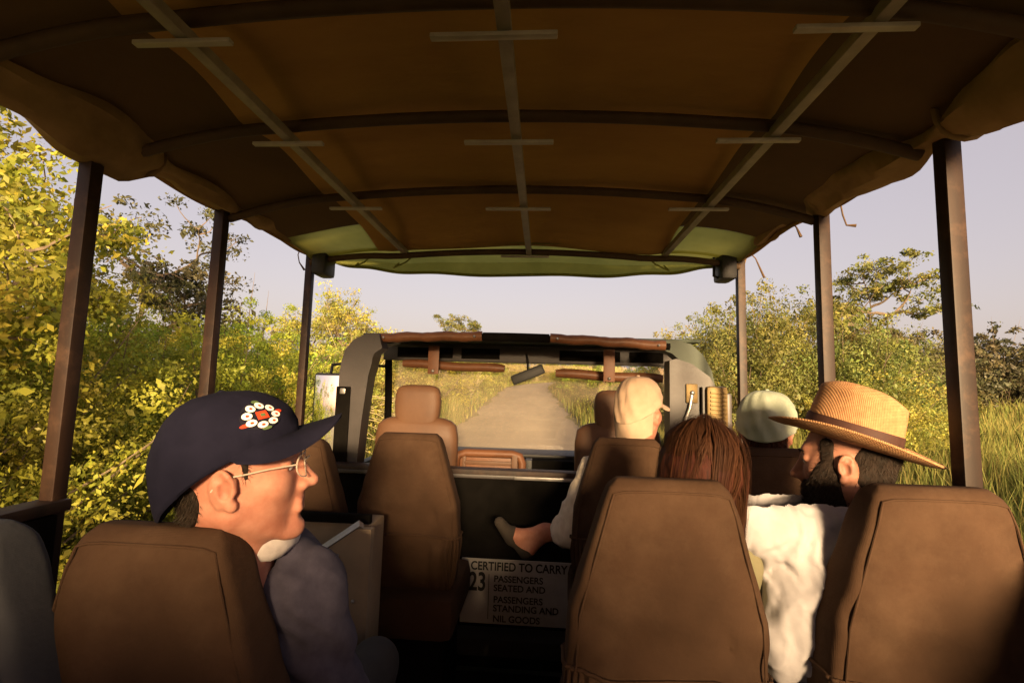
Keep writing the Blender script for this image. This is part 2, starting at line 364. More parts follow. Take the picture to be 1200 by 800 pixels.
# ---------------------------------------------------------------- grass (uncountable)
m_grass = mat('grass_blade', rgb(.14, .155, .036), rgb(.22, .215, .064), 3, .8, spec=.2, trans=.35, attr=True)
def blades(n, xs, y_s, hmin, hmax, w, seed):
    r = np.random.default_rng(seed); x = xs(r, n); y = y_s(r, n)
    keep = np.abs(x-road_x(y)) > 2.45+.5*r.random(n); x, y = x[keep], y[keep]; n = len(x)
    z = zg(x, y)-.03; h = (hmin+(hmax-hmin)*r.random(n)**1.6)*(.6+.8*np.clip(.5+.5*np.sin(x*.9+1.1*np.sin(y*.5)), 0, 1))
    th = r.random(n)*2*np.pi; lean = .15+.5*r.random(n)**2; dx, dy = np.cos(th), np.sin(th); wx, wy = -dy, dx
    d = np.hypot(x, y); ww = w*(.7+.6*r.random(n))*np.clip(d/9, .8, 4)
    V = np.zeros((n, 5, 3), dtype=np.float32)
    for k, (f, wf) in enumerate(((0, 1), (.5, .8), (1, 0))):
        cx = x+dx*lean*h*f*f; cy = y+dy*lean*h*f*f; cz = z+h*f*(1-.25*lean*f)
        if k < 2:
            V[:, 2*k] = np.stack([cx-wx*ww*wf/2, cy-wy*ww*wf/2, cz], -1); V[:, 2*k+1] = np.stack([cx+wx*ww*wf/2, cy+wy*ww*wf/2, cz], -1)
        else: V[:, 4] = np.stack([cx, cy, cz], -1)
    b = np.arange(n)[:, None]*5
    F = np.concatenate([b+np.array([0, 1, 3]), b+np.array([0, 3, 2]), b+np.array([2, 3, 4])])
    c = .7+.6*r.random(n); yel = r.random(n)
    t = np.stack([c*(.85+.5*yel), c, c*(.8+.5*yel), np.ones(n)], -1)
    return V.reshape(-1, 3), F, np.repeat(t, 5, 0)
sets = [
    (52000, lambda r, n: 3.6+11*r.random(n)**1.3, lambda r, n: .3+22*r.random(n), .45, 1.15, .014, 1),
    (42000, lambda r, n: 6+45*r.random(n), lambda r, n: 6+60*r.random(n), .5, 1.2, .018, 2),
    (26000, lambda r, n: -3.6-4*r.random(n), lambda r, n: .3+22*r.random(n), .35, 1.0, .014, 3),
    (52000, lambda r, n: -16+30*r.random(n), lambda r, n: 16+80*r.random(n)**1.3, .2, .65, .020, 4),
]
Vs, Fs, Ts, o = [], [], [], 0
for a in sets:
    v, f, t = blades(*a); Vs.append(v); Fs.append(f+o); Ts.append(t); o += len(v)
g = obj('roadside_grass', mesh_np('roadside_grass', np.concatenate(Vs), np.concatenate(Fs), m_grass, smooth=False, tint=np.concatenate(Ts)), loc=(0, 0, 0))
g['label'] = 'tall yellow-green grass growing along both verges of the road'; g['category'] = 'grass'; g['kind'] = 'stuff'

# ---------------------------------------------------------------- bushes and trees
def leaf_mat(name, a, b, tr=.4): return mat(name, a, b, 1.4, .55, spec=.35, trans=tr, attr=True)
LM = dict(lime=leaf_mat('lime_leaf', rgb(.26, .29, .03), rgb(.41, .41, .062), .5),
          gold=leaf_mat('golden_leaf', rgb(.25, .24, .045), rgb(.38, .33, .085), .45),
          olive=leaf_mat('olive_leaf', rgb(.12, .13, .03), rgb(.195, .19, .052), .4),
          dusk=leaf_mat('dull_leaf', rgb(.055, .055, .025), rgb(.095, .085, .042), .25))
def leaves(cent, rad, per, size, r, up=.25, squash=.8):
    n = len(cent)*per
    c = np.repeat(cent, per, 0); rr = np.repeat(rad, per)
    d = r.normal(size=(n, 3)); d /= np.linalg.norm(d, axis=1)[:, None]; d[:, 2] *= squash
    p = c + d*(rr*r.random(n)**.45)[:, None]
    a = r.normal(size=(n, 3)); a[:, 2] += -.3; a += .5*d; a /= np.linalg.norm(a, axis=1)[:, None]
    b = np.cross(a, r.normal(size=(n, 3))+[0, 0, up]); b /= np.linalg.norm(b, axis=1)[:, None]+1e-9
    nn = np.cross(a, b); s = (size*np.exp(.42*r.normal(size=n)-.05))[:, None]
    V = np.stack([p-a*s*.5, p+b*s*.26+nn*s*.06, p+a*s*.5, p-b*s*.26+nn*s*.06], 1).astype(np.float32)
    F = (np.arange(n)[:, None]*4+np.array([0, 1, 2, 3]))
    br = np.repeat(.65+.7*r.random(len(cent)), per)*(.8+.4*r.random(n)); w = np.repeat(r.random(len(cent)), per)
    T = np.stack([br*(.85+.35*w), br, br*(.8+.3*r.random(n)), np.ones(n)], -1)
    return V.reshape(-1, 3), F, np.repeat(T, 4, 0)
def bush_meshes(kind, w, h, nclump, per, size, seed, crad=.34, open_=0.0, low=.06, twigs=26):
    r = np.random.default_rng(seed)
    c = r.normal(size=(nclump, 3)); c /= np.linalg.norm(c, axis=1)[:, None]; rad = r.random(nclump)**(.36)
    th = np.arctan2(c[:, 1], c[:, 0]); out = 1+.22*np.sin(3*th+seed)+.16*np.sin(5*th+2*seed)+.12*r.normal(size=nclump)
    P = c*(rad*out)[:, None]*np.array([w/2, w/2, h*.52]); P[:, 2] += h*.5
    P = P[P[:, 2] > low*h]
    if open_: P = P[r.random(len(P)) > open_*(.3+.7*np.sin(P[:, 0]*4+seed)**2)]
    rr = crad*(.55+.8*r.random(len(P)))*(1.15-.5*P[:, 2]/h)
    V, F, T = leaves(P, rr, per, size, r)
    mb = MB(); pick = r.choice(len(P), min(twigs, len(P)), replace=False)
    for i in pick:
        e = P[i]; b = np.array([r.normal()*.16*w*.3, r.normal()*.16*w*.3, -.05]); m_ = b*.45+e*.55+np.array([r.normal()*.12, r.normal()*.12, .12*h*r.random()])
        t2 = e + (e-m_)*.35+np.array([0, 0, .05])
        mb.tube([b, (b+m_)/2+r.normal(size=3)*.04, m_, e, t2], [.022+.012*h*.3, .018, .013, .007, .002], 5)
    return V, F, T, mb
VEG = {}
def plant(kindname, variant, x, y, s, label, cat, group, rz=None, sz=1.0, name='bush'):
    leafme, woodme = VEG[variant]
    r = thing(name, (x, y, float(zg(x, y))-.03), label, cat, group)
    r.rotation_euler = (0, 0, random.uniform(0, 6.28) if rz is None else rz); r.scale = (s, s, s*sz)
    for nm, me in (('crown', leafme), ('trunk' if cat == 'tree' else 'stems', woodme)):
        o = bpy.data.objects.new(nm, me); C.objects.link(o); o.parent = r
    return r
def reg(key, V, F, T, mb, lm, wm='bark'):
    VEG[key] = (mesh_np(key+'_crown', V, F, LM[lm], smooth=False, tint=T), mb.mesh(key+'_wood', MT[wm]))
reg('near1', *bush_meshes('lime', 3.0, 3.3, 460, 170, .038, 11, .32, twigs=80), 'lime')
reg('near2', *bush_meshes('lime', 3.2, 3.0, 460, 170, .036, 12, .30, .15, twigs=80), 'lime')
reg('mid1', *bush_meshes('gold', 3.6, 3.4, 360, 80, .055, 13, .36, .15), 'gold')
reg('mid2', *bush_meshes('olive', 3.8, 3.4, 470, 80, .055, 14, .38), 'olive')
reg('mid3', *bush_meshes('lime', 3.8, 3.2, 360, 80, .055, 15, .36, .1), 'lime')
reg('far1', *bush_meshes('dusk', 4.6, 4.2, 300, 34, .15, 16, .5), 'dusk')
reg('wisp', *bush_meshes('gold', 3.2, 4.4, 210, 30, .075, 17, .26, .5, twigs=60), 'gold', 'twig')
# arching pale canes
def canes(seed, n=46, h=2.4):
    r = np.random.default_rng(seed); mb = MB(); P = []
    for i in range(n):
        a = r.random()*6.28; L = h*(.7+.7*r.random()); b = np.array([r.normal()*.2, r.normal()*.2, 0]); pts = []
        for t in np.linspace(0, 1, 9):
            pts.append(b+np.array([math.cos(a)*L*.75*t**1.4, math.sin(a)*L*.75*t**1.4, L*(1.5*t-1.05*t*t)])); 
            if t > .3: P.append(pts[-1])
        mb.tube(pts, list(np.linspace(.014, .004, 9)), 5)
    P = np.array(P); V, F, T = leaves(P, np.full(len(P), .16), 12, .06, r)
    return V, F, T, mb
reg('cane', *canes(5), 'gold', 'twig')
# branching trees with flattened clumpy crowns
def tree(seed, h, spread, flat, levels=4, per=60, size=.10, crad=.5, lean=0.0, first=.35, wide=3.0):
    r = np.random.default_rng(seed); mb = MB(); tips = []
    def grow(p, d, L, rad, lev):
        n = 5; pts = [p]; q = p.copy(); dd = d.copy()
        for i in range(n):
            dd = dd + r.normal(size=3)*.16; dd[2] *= (.93 if lev < levels else 1); dd /= np.linalg.norm(dd); q = q+dd*L/n; pts.append(q.copy())
        mb.tube(pts, list(np.linspace(rad, rad*.55, n+1)), 7 if lev >= levels-1 else 5)
        if lev == 0: tips.append(q); tips.append(pts[3]); return
        kids = 3 if lev < levels else 4
        for k in range(kids):
            a = 2*math.pi*(k+r.random()*.7)/kids; ou = np.array([math.cos(a), math.sin(a), 0])
            nd = dd*.55 + ou*spread*(.7+.6*r.random()) + np.array([0, 0, .28*(1-flat)]); nd[2] = max(nd[2]*(1-.55*flat), .05+.1*r.random()); nd /= np.linalg.norm(nd)
            grow(q if k else pts[-2], nd, L*(.62+.22*r.random()), rad*.55, lev-1)
        if lev <= 2: tips.append(q)
    grow(np.array([0, 0, -.1]), np.array([lean, 0, 1.0]), h*first, .02*h, levels)
    P = np.array(tips); k_ = h/P[:, 2].max(); kw = wide/np.percentile(np.hypot(P[:, 0], P[:, 1]), 95); K = np.array([kw, kw, k_]); P = P*K+r.normal(size=P.shape)*.12; mb.V = [tuple(np.array(v)*K) for v in mb.V]
    V, F, T = leaves(P, crad*(.5+.8*r.random(len(P))), per, size, r, squash=.55)
    return V, F, T, mb
reg('acacia', *tree(23, 8.6, .95, .6, 4, 60, .13, .50, wide=3.4), 'olive')
reg('thorn', *tree(31, 5.8, .9, .5, 4, 70, .075, .34, lean=.25, wide=3.0), 'dusk')
reg('tallish', *tree(37, 5.4, .75, .2, 4, 130, .055, .42, first=.3, wide=2.3), 'lime')
reg('bony', *tree(41, 5.0, .6, .15, 4, 36, .07, .32, first=.28, wide=2.2), 'gold')

THL = 'yellow-green bush in the front row of the thicket beside the navy-cap man'
THG = 'bushes of the thicket beside the navy-cap man'
nl = [(-4.9, 1.2, 1.05), (-4.6, 3.1, .98), (-5.2, 4.9, 1.0), (-4.7, 6.7, .88), (-6.8, 2.4, 1.3), (-7.2, 5.9, 1.12), (-5.6, 8.6, .95), (-4.7, -1.0, 1.1), (-8.6, 9.6, 1.1), (-9.5, 5.5, 1.2)]
for i, (x, y, s) in enumerate(nl):
    back = x < -6; plant('', ('near1', 'near2')[i % 2], x, y, s, ('taller yellow-green bush standing behind the front row of the thicket' if back else THL), 'bush', ('back row of the thicket' if back else THG))
plant('', 'tallish', -6.4, 4.3, 1.0, 'tall lime-green tree rising out of the thicket beside the navy-cap man', 'tree', None, name='tree')
plant('', 'thorn', -9.2, 9.6, 1.0, 'dark spreading thorn tree above the thicket, branches against the sky', 'tree', None, rz=.3, name='thorn_tree')
for i, (x, y, s, sz) in enumerate([(-5.2, 10.4, .9, .85), (-6.4, 12.4, 1.0, .85), (-5.4, 14.2, .85, .8), (-7.8, 15, 1.1, .85)]):
    plant('', ('mid1', 'cane', 'mid1', 'mid3')[i], x, y, s, ('golden leafy bush on the verge between the thicket and the cab', 'bush of pale arching canes on the verge', 'golden leafy bush on the verge between the thicket and the cab', 'lime-green bush behind the golden verge bushes near the cab')[i], 'bush', ('golden verge bushes', 'pale arching cane bushes', 'golden verge bushes', 'lime verge bush')[i], sz=sz)
for i, (x, y, s) in enumerate([(-4.6, 8.0, .9), (-4.9, 9.6, 1.0), (-5.0, 12.0, .9)]):
    plant('', 'cane', x, y, s, 'bush of pale arching canes on the verge', 'bush', 'pale arching cane bushes')
for i, (x, y, s) in enumerate([(-7.6, 18.5, 1.05), (-6.6, 16.2, .8), (-9.5, 20.0, 1.1)]):
    plant('', ('bony', 'wisp', 'bony')[i], x, y, s, ('twiggy golden tree behind the cab pillar with the tall mirror', 'sparse shrub with pale stems in front of the twiggy golden trees', 'twiggy golden tree behind the cab pillar with the tall mirror')[i], ('tree', 'shrub', 'tree')[i], ('twiggy golden trees', 'sparse pale shrub', 'twiggy golden trees')[i], name=('tree', 'shrub', 'tree')[i])
plant('', 'acacia', -8.6, 47, .86, 'small tree poking up alone above the cab header bar', 'tree', None, name='tree')
k = 0
for y in np.arange(19, 95, 4.2):
    x = float(road_x(y))-4.0-random.uniform(0, 1.4)
    plant('', ('mid1', 'mid3', 'mid2', 'wisp')[k % 4], x, y, random.uniform(.95, 1.35), 'roadside bush seen through the windscreen on the passenger-seat side', 'bush', 'bushes along the road, passenger-seat side', sz=random.uniform(.7, .95)); k += 1
for y in np.arange(24, 110, 5.0):
    x = float(road_x(y))-11-random.uniform(0, 4)
    plant('', ('mid2', 'far1')[k % 2], x, y, random.uniform(.9, 1.2), 'darker bush in the second row beyond the passenger-seat verge', 'bush', 'second row bushes, passenger-seat side'); k += 1
for i, (x, y, s, sz) in enumerate([(6.0, 15.0, 1.12, 1.12), (7.6, 16.6, 1.25, 1.15), (5.9, 19.5, 1.0, 1.15), (9.0, 14.6, 1.05, 1.05), (10.4, 16.6, 1.15, 1.0), (8.4, 12.6, .8, .85), (12.0, 18.6, 1.05, .95), (7.4, 21.5, 1.2, 1.15)]):
    plant('', ('mid2', 'mid2', 'mid1')[i % 3], x, y, s, 'dense olive-green bush in the bank beyond the green-capped passenger', 'bush', 'bush bank beyond the green cap', sz=sz)
plant('', 'acacia', 18.6, 27.5, 1.02, 'umbrella-shaped acacia standing over the bush bank beyond the straw hat', 'tree', None, rz=1.0, name='acacia_tree')
for i, (x, y, s) in enumerate([(14.5, 22, 1.0), (17, 25, 1.0), (21, 30, 1.1), (25, 33, 1.1), (29, 36, 1.15), (33, 37, 1.4), (37, 40, 1.3), (40, 38, 1.5), (45, 42, 1.6), (27, 40, 1.2), (50, 44, 1.5), (56, 46, 1.5), (31, 46, 1.3)]):
    plant('', 'far1', x, y, s, 'dark bush in the tree line behind the grass field', 'bush', 'tree line behind the grass field')
for y in np.arange(24, 100, 4.6):
    x = float(road_x(y))+4.5+random.uniform(0, 1.5)
    plant('', ('mid2', 'mid3', 'mid1')[k % 3], x, y, random.uniform(.8, 1.15), 'roadside bush seen through the windscreen on the steering-wheel side', 'bush', 'bushes along the road, driver side', sz=random.uniform(.6, .9)); k += 1
for i, (x, y) in enumerate([(-14, 118), (-6, 124), (2, 122), (10, 128), (18, 122), (26, 118), (-22, 112), (34, 116), (44, 110)]):
    plant('', 'far1', x, y, 1.1, 'far dark bush where the road disappears over the crest', 'bush', 'far bushes on the crest')

# ================================================================== TRUCK  (coordinates about the eye point, X right, Y forward)
XL, XR, XM = -1.23, .95, -.14
truck = thing('safari_truck', (XM, 1.0, .04), 'open-sided safari truck with brown seats, canvas roof and cut-away cab', 'truck')
FL = -1.4
part('floor', MB().box((XL, -2.2, FL-.06), (XR+.03, 2.5, FL)), 'floor', truck)
for x, xo in ((XL, XL), (XR, XR+.08)):                         # side walls: higher beside the rear rows, lower from the first post on
    w = part('side_wall', MB().box((xo-.03, -2.2, FL-.3), (xo+.03, 1.15, -.345)), 'black', truck)
    part('sill_rail', MB().box((xo-.034, -2.2, -.342), (xo+.034, 1.18, -.312), .006), 'post', w)
    w = part('side_wall', MB().box((x-.03, 1.152, FL-.3), (x+.03, 2.52, -.735)), 'black', truck)
    part('sill_rail', MB().box((x-.034, 1.182, -.732), (x+.034, 2.44, -.702), .006), 'black', w)
part('tailgate', MB().box((XL+.03, -2.24, FL-.3), (XR-.03, -2.20, -.45)), 'black', truck)
part('sun_block_panel', MB().box((XL+.04, -2.19, -.46), (XR-.04, -2.17, .295), .006), 'canvas', truck)  # added panel behind the camera, blocks the low sun to shade the interior
# posts
for x in (XL, XR):
    for y in (-1.9, -.35, 1.16, 1.68, 2.37):
        s = .019 if y < 2 else .018
        zf = -.315 if y < 1.0 else -.70
        p = part('post', MB().box((x-s, y-s, zf-.002), (x+s, y+s, .70), .004), 'post', truck)
        part('post_foot', MB().box((x-.035, y-.035, zf-.001), (x+.035, y+.035, zf+.010), .003), 'post', p)
# roof rails and hoops
HY = [-1.9, -1.1, -.35, .30, .83, 1.22, 1.70, 2.34]
def roof_z(u, y=None):                                        # u = -1..1 across
    a = abs(u); z = .715 + .03*(1-(a/.6)**2) if a < .6 else .715 - .085*((a-.6)/.4)**1.6
    if y is not None and y > 1.7 and a < 1: f = min(1, (y-1.7)/.64); z -= (.05 if a < .6 else .05*(1-(a-.6)/.4))*f*f*(3-2*f)
    return z
HW = 1.075
for x in (-.72, -.088, .58):
    p = part('roof_rail', MB().box((x-.0135, -2.0, .660), (x+.0135, 2.36, .684), .003), 'steel', truck)
for y in HY:
    pts = [(XM+u*HW, y, roof_z(u, y)-.018) for u in np.linspace(-1, 1, 33)]
    h = part('roof_hoop', MB().tube(pts, .016, 8, flat=1.0), 'hoop', truck)
    for x, L in ((-.72, .10), (-.108, .12), (.54, .105)):
        part('joint_plate', MB().box((x-L, y-.007, .649), (x+L, y+.008, .658), .002), 'plate', h)
# canopy skin: bellies up between hoops, creases by the hoops
def canopy_pt(u, y, off=0):
    z = roof_z(u, y)+.006
    for a, b in zip(HY[:-1], HY[1:]):
        if a <= y <= b:
            s = (y-a)/(b-a); z += .045*math.sin(math.pi*s)**.8*(1-.5*abs(u))*min(1, (b-a)/.5); break
    z += .006*math.sin(9*u+3*y)+.004*math.sin(17*y+5*u)
    return (XM+u*HW, y, z+off)
ysr = np.linspace(-2.0, 2.34, 131); usr = np.linspace(-1, 1, 61)
yb = ysr[ysr <= 2.1]; yf = np.concatenate([[yb[-1]], ysr[ysr > 2.1]]); um = usr[np.abs(usr) <= .6670]; mbc = MB(); UL = um[0]
for o_ in (0, .012): mbc.grid([[canopy_pt(u, y, o_) for u in um] for y in ysr])
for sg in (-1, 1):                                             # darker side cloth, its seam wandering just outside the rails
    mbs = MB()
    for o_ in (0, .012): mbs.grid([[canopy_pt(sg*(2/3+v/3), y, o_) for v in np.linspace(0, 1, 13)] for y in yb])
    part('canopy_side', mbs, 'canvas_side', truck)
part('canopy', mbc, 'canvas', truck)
for uu in (usr[usr <= -.666], usr[usr >= .666]): part('canopy_corner', MB().grid([[canopy_pt(u, y) for u in uu] for y in yf]), 'olive', truck)
# front lip: rounded nose of the roof
def lip(t, v):                                                # t across -1..1, v 0 top .. 1 bottom
    a = t*math.pi/2; e = abs(t)
    x = XM+HW*math.copysign(abs(math.sin(a))**.75, t)*(1-.0*v); y = 2.31+.20*max(0, math.cos(a))**.6*(1 if e < 1 else 0)*min(1, v*2.2)**.7
    zt = roof_z(min(1, abs(math.sin(a))**.75), 2.34)+.016*(1-v); zb = .595+.055*abs(math.sin(a))**3
    z = zt+.004+(zb-zt)*v**1.5 + .005*math.sin(23*t)*v
    return (x, y, z)
tt = np.linspace(-1, 1, 81); vv = np.linspace(0, 1, 11)
part('front_valance', MB().grid([[lip(t, v) for v in vv] for t in tt]), 'olive', truck)
hem = part('valance_hem', MB().tube([lip(t, 1) for t in tt], .008, 6), 'olive', truck)
for x, sgn in ((-.78, 1), (-1.0, 1), (.60, -1)):
    zb = .62
    part('tie_cord', MB().tube([(x, 2.44, zb+.02), (x-.02*sgn, 2.42, zb-.01), (x+.05*sgn, 2.40, zb+.015), (x+.11*sgn, 2.36, zb+.05)], .004, 6), 'olive', truck)
# rolled side curtains, lumpy, with straps
for x, ph in ((XL+.02, 0.0), (XR-.01, 2.1)):
    sg = -1 if x < 0 else 1; ys_ = np.arange(-2.0, 2.45, .03); rings = []
    for y in ys_:
        pin = min(abs(((y-.02+ph*.1) % .55)-.28)/.16, 1); base = .066-.018*max(0, min(1, (y-1.1)/.6))
        r = base*(.72+.28*pin)*(1+.22*math.sin(7.3*y+ph)+.16*math.sin(17*y+2*ph)+.08*math.sin(31*y))
        cz = .655+.05*max(0, min(1, (y-1.15)/.8)) - (.010*math.sin(5.1*y+ph)); ring = []
        for k_ in range(18):
            th = 2*math.pi*k_/18; rr = r*(1+.13*math.sin(3*th+6*y+ph)+.10*math.sin(5*th-11*y+ph)+.05*math.sin(9*th+19*y))
            ring.append((x+rr*math.cos(th)*1.05, y, cz+rr*math.sin(th)*1.15))
        rings.append(ring)
    rc = part('rolled_curtain', MB().grid(rings, close=True), 'roll', truck)
    for y in np.arange(-1.7, 2.4, .55):
        yy = y+.28-.02-ph*.1; cz = .655+.05*max(0, min(1, (yy-1.15)/.8)); rs_ = .060-.016*max(0, min(1, (yy-1.1)/.6))
        part('curtain_strap', MB().tube([(x+rs_*math.cos(a), yy, cz+rs_*1.05*math.sin(a)) for a in np.linspace(0, 2*math.pi, 17)], .010, 6, flat=.3, caps=False), 'roll', rc)
    # inner skirt between roof edge and curtain
    part('canopy_skirt', MB().grid([[(XM+sg*HW*(1+.03*v), y, roof_z(1)+.008+.085*max(0, (y-1.2)/1.2)*v*.5-.015*v+.012*math.sin(9*y+3*v)*v+.03*math.sin(3.14*v)) for v in np.linspace(0, 1, 4)] for y in ys_]), 'canvas', truck)
# loose strings
for pts in ([(.99, 2.37, .70), (1.02, 2.36, .66), (1.05, 2.34, .56)], [(.955, 1.9, .69), (.97, 1.88, .65), (.98, 1.87, .61)], [(1.0, 1.66, .69), (1.01, 1.66, .62), (1.015, 1.65, .58), (1.04, 1.64, .575)],
            [(-1.29, 2.37, .70), (-1.30, 2.37, .66), (-1.29, 2.37, .62), (-1.26, 2.37, .58)]):
    part('hanging_cord', MB().tube(pts, [.003]*(len(pts)-1)+[.006], 6), 'hoop', truck)
# speakers under the roof by the front posts
for x in (-1.155, .875):
    sp = part('speaker', MB().box((x-.038, 2.30, .545), (x+.038, 2.43, .70), .02), 'plastic', truck)
    part('speaker_bracket', MB().tube([(x, 2.36, .69), (x+(-.05 if x > 0 else -.05), 2.37, .67), (x+(-.055), 2.36, .57), (x-.03, 2.36, .56)], .007, 6), 'plastic', sp)

# ---- seats
def seat_section(z, z0):
    t = -z
    w = np.interp(t, [0, .02, .06, .29, .42, .66], [.112, .132, .146, .212, .220, .196])
    d = np.interp(t, [0, .012, .03, .07, .3, .66], [.018, .034, .044, .052, .062, .060])
    return w, d
def make_seat(seed, skirt=True):
    r = np.random.default_rng(seed); rings = []; n = 112
    zs = np.concatenate([[0.0, -.004, -.010, -.018, -.03, -.045], np.linspace(-.065, -.42, 34)])
    def ring(z, extra=0, pleat=0):
        w, d = seat_section(z, 0); out = []
        for k_ in range(n):
            th = 2*math.pi*k_/n; c, s = math.cos(th), math.sin(th); e = .30
            x = (w+extra)*math.copysign(abs(c)**e, c); y = (d+extra)*math.copysign(abs(s)**e, s)
            if s < 0: y -= .012*math.sin(min(1, -z/.36)*math.pi)*(1-(x/w)**2)          # padded back
            wr = .0026*math.sin(31*x+23*z+seed+2*math.sin(17*z+9*x))*min(1, -z/.1) + .005*math.sin(19*x-41*z+seed+1.5*math.sin(27*x+seed))*max(0, min(1, (-z-.22)/.18))
            fx = x-.12*(1 if seed % 2 else -1); wr += -.012*math.exp(-((fx+.28*(z+.33))/.013)**2)*math.exp(-((z+.335)/.045)**2); wr += .006*math.sin(70*x+seed+2*math.sin(20*x))*max(0, min(1, (-z-.345)/.06)); wr += .0022*math.sin(150*x+seed+3*math.sin(31*x))*math.exp(-((z+.045)/.02)**2)
            if abs(x) > .5*w and -z > .12: wr += .004*math.sin(60*z+20*abs(x)+seed)*(abs(x)/w-.5)
            pl = pleat*(.5+.5*math.sin(th*24+seed+1.5*math.sin(th*5+seed)))
            out.append((x+pl*c*.6, y + (wr+pl)*(-1 if s < 0 else 1) - .10*z, z + .010*math.sin(8*x+seed)*0))
        return out
    for z in zs: rings.append(ring(z))
    top = [(x*.9, y*.55, z+.001) for x, y, z in rings[0]]
    body = MB().grid([top]+rings, close=True); body.add(top, [tuple(range(n))], True)
    low = [ring(z, -.004 + .004*math.sin((z+.40)*-9), pl) for z, pl in zip(np.linspace(-.405, -.64, 12), [.004, .010, .015, .017, .016, .014, .013, .012, .010, .008, .006, .003])]
    sk = MB().grid(low, close=True)
    hemr = ring(-.412, .002, .004); hemr = [(x, y, z + .006*math.sin(7*x+seed)+.004*math.sin(23*x)) for x, y, z in hemr]
    pipe_pts = []
    for z in list(zs[4:-1]): 
        w, d = seat_section(z, 0); pipe_pts.append((w*.905, -d*.905-.0035-.10*z, z))
    pipe = [(-x, y, z) for x, y, z in pipe_pts[::-1]]
    w0, d0 = seat_section(-.022, 0); pipe += [(t*w0*.9, -d0-.001, -.022-.006*abs(t)**6) for t in np.linspace(-.85, .85, 9)] + pipe_pts
    return dict(body=body.mesh('seat_back', MT['seat']), skirt=sk.mesh('seat_skirt', MT['seat']), hem=MB().tube(hemr+[hemr[0]], .005, 6, caps=False).mesh('seat_hem', MT['seat']),
                pipe=MB().tube(pipe, .0026, 6).mesh('seat_piping', MT['seat']),
                cushion=MB().box((-.225, -.09, -.80), (.225, .40, -.63), .045).mesh('seat_cushion', MT['seat']),
                base=MB().box((-.18, -.02, -1.2), (.18, .32, -.795), .01).mesh('seat_base', MT['black']))
SEATS = [make_seat(3), make_seat(11), make_seat(29)]
def seat(variant, x, y, ztop=-.20, rz=0, label=None, tilt=0):
    S = SEATS[variant]
    s = obj('seat', S['body'], truck, (x, y+.05, ztop+ZC)); s.rotation_euler = (RAD(tilt), 0, RAD(rz))
    for nm, key in (('cover_skirt', 'skirt'), ('cover_hem', 'hem'), ('piping', 'pipe'), ('seat_cushion', 'cushion'), ('seat_base', 'base')):
        o = bpy.data.objects.new(nm, S[key]); C.objects.link(o); o.parent = s
    if label: s['label'] = label
    return s
seat(0, -.662, .78, -.258, 0, 'brown canvas seat back that the navy-cap man leans on')
seat(1, .280, 1.07, -.195, 0, 'brown canvas seat back in front of the auburn hair')
seat(2, .838, 1.07, -.188, 0, 'brown canvas seat back of the straw-hat man')
seat(2, .345, 1.97, -.195, -2, 'brown canvas seat back of the beige-cap passenger')
seat(1, .80, 1.70, -.185, 0, 'brown canvas seat back of the green-cap passenger')
seat(0, -.560, 1.98, -.205, 0, 'brown canvas seat back with gathered skirt ahead of the locker')
seat(1, -1.02, 1.90, -.235, 0, 'brown canvas seat back half hidden by the navy cap brim')
# charcoal seat beside the near window
ch = seat(2, -.985, .70, -.242, 0, 'charcoal fabric seat back beside the window'); 
def recol(o, m):
    for c in [o]+list(o.children):
        if c.name.split('.')[0] != 'seat_base':
            c.data = c.data.copy(); c.data.materials.clear(); c.data.materials.append(m)
recol(ch, MT['charcoal'])
for x in (-.985, -.617, .29, .80): seat(0, x, -.62, -.42)      # rear bench of the camera row, out of frame

# ---- locker beside the aisle (left)
lk = part('locker', MB().box((-1.17, 1.72, FL), (-.60, 1.86, -.50), .008), 'box', truck)
part('locker_rim', MB().box((-1.17, 1.70, -.495), (-.60, 1.725, -.462), .005), 'black', lk)
pb = MB(); A = [(-.80, -.615), (-.60, -.475), (-.553, -.475), (-.553, FL), (-.80, FL)]
pb.add([(x, 1.58, z) for x, z in A]+[(x, 1.61, z) for x, z in A], [(0, 1, 2, 3, 4), (9, 8, 7, 6, 5)]+[(i, (i+1) % 5, (i+1) % 5+5, i+5) for i in range(5)])
sp_ = part('locker_end_panel', pb, 'box', lk)
part('panel_edge', MB().tube([(-.84, 1.592, -.638), (-.59, 1.592, -.463)], .016, 4), 'alu', lk)
for x, z in ((-.69, -.62), (-.60, -.70), (-.66, -.56)): part('rivet', MB().sphere((x, 1.578, z), .006, 8, 5), 'alu', lk)

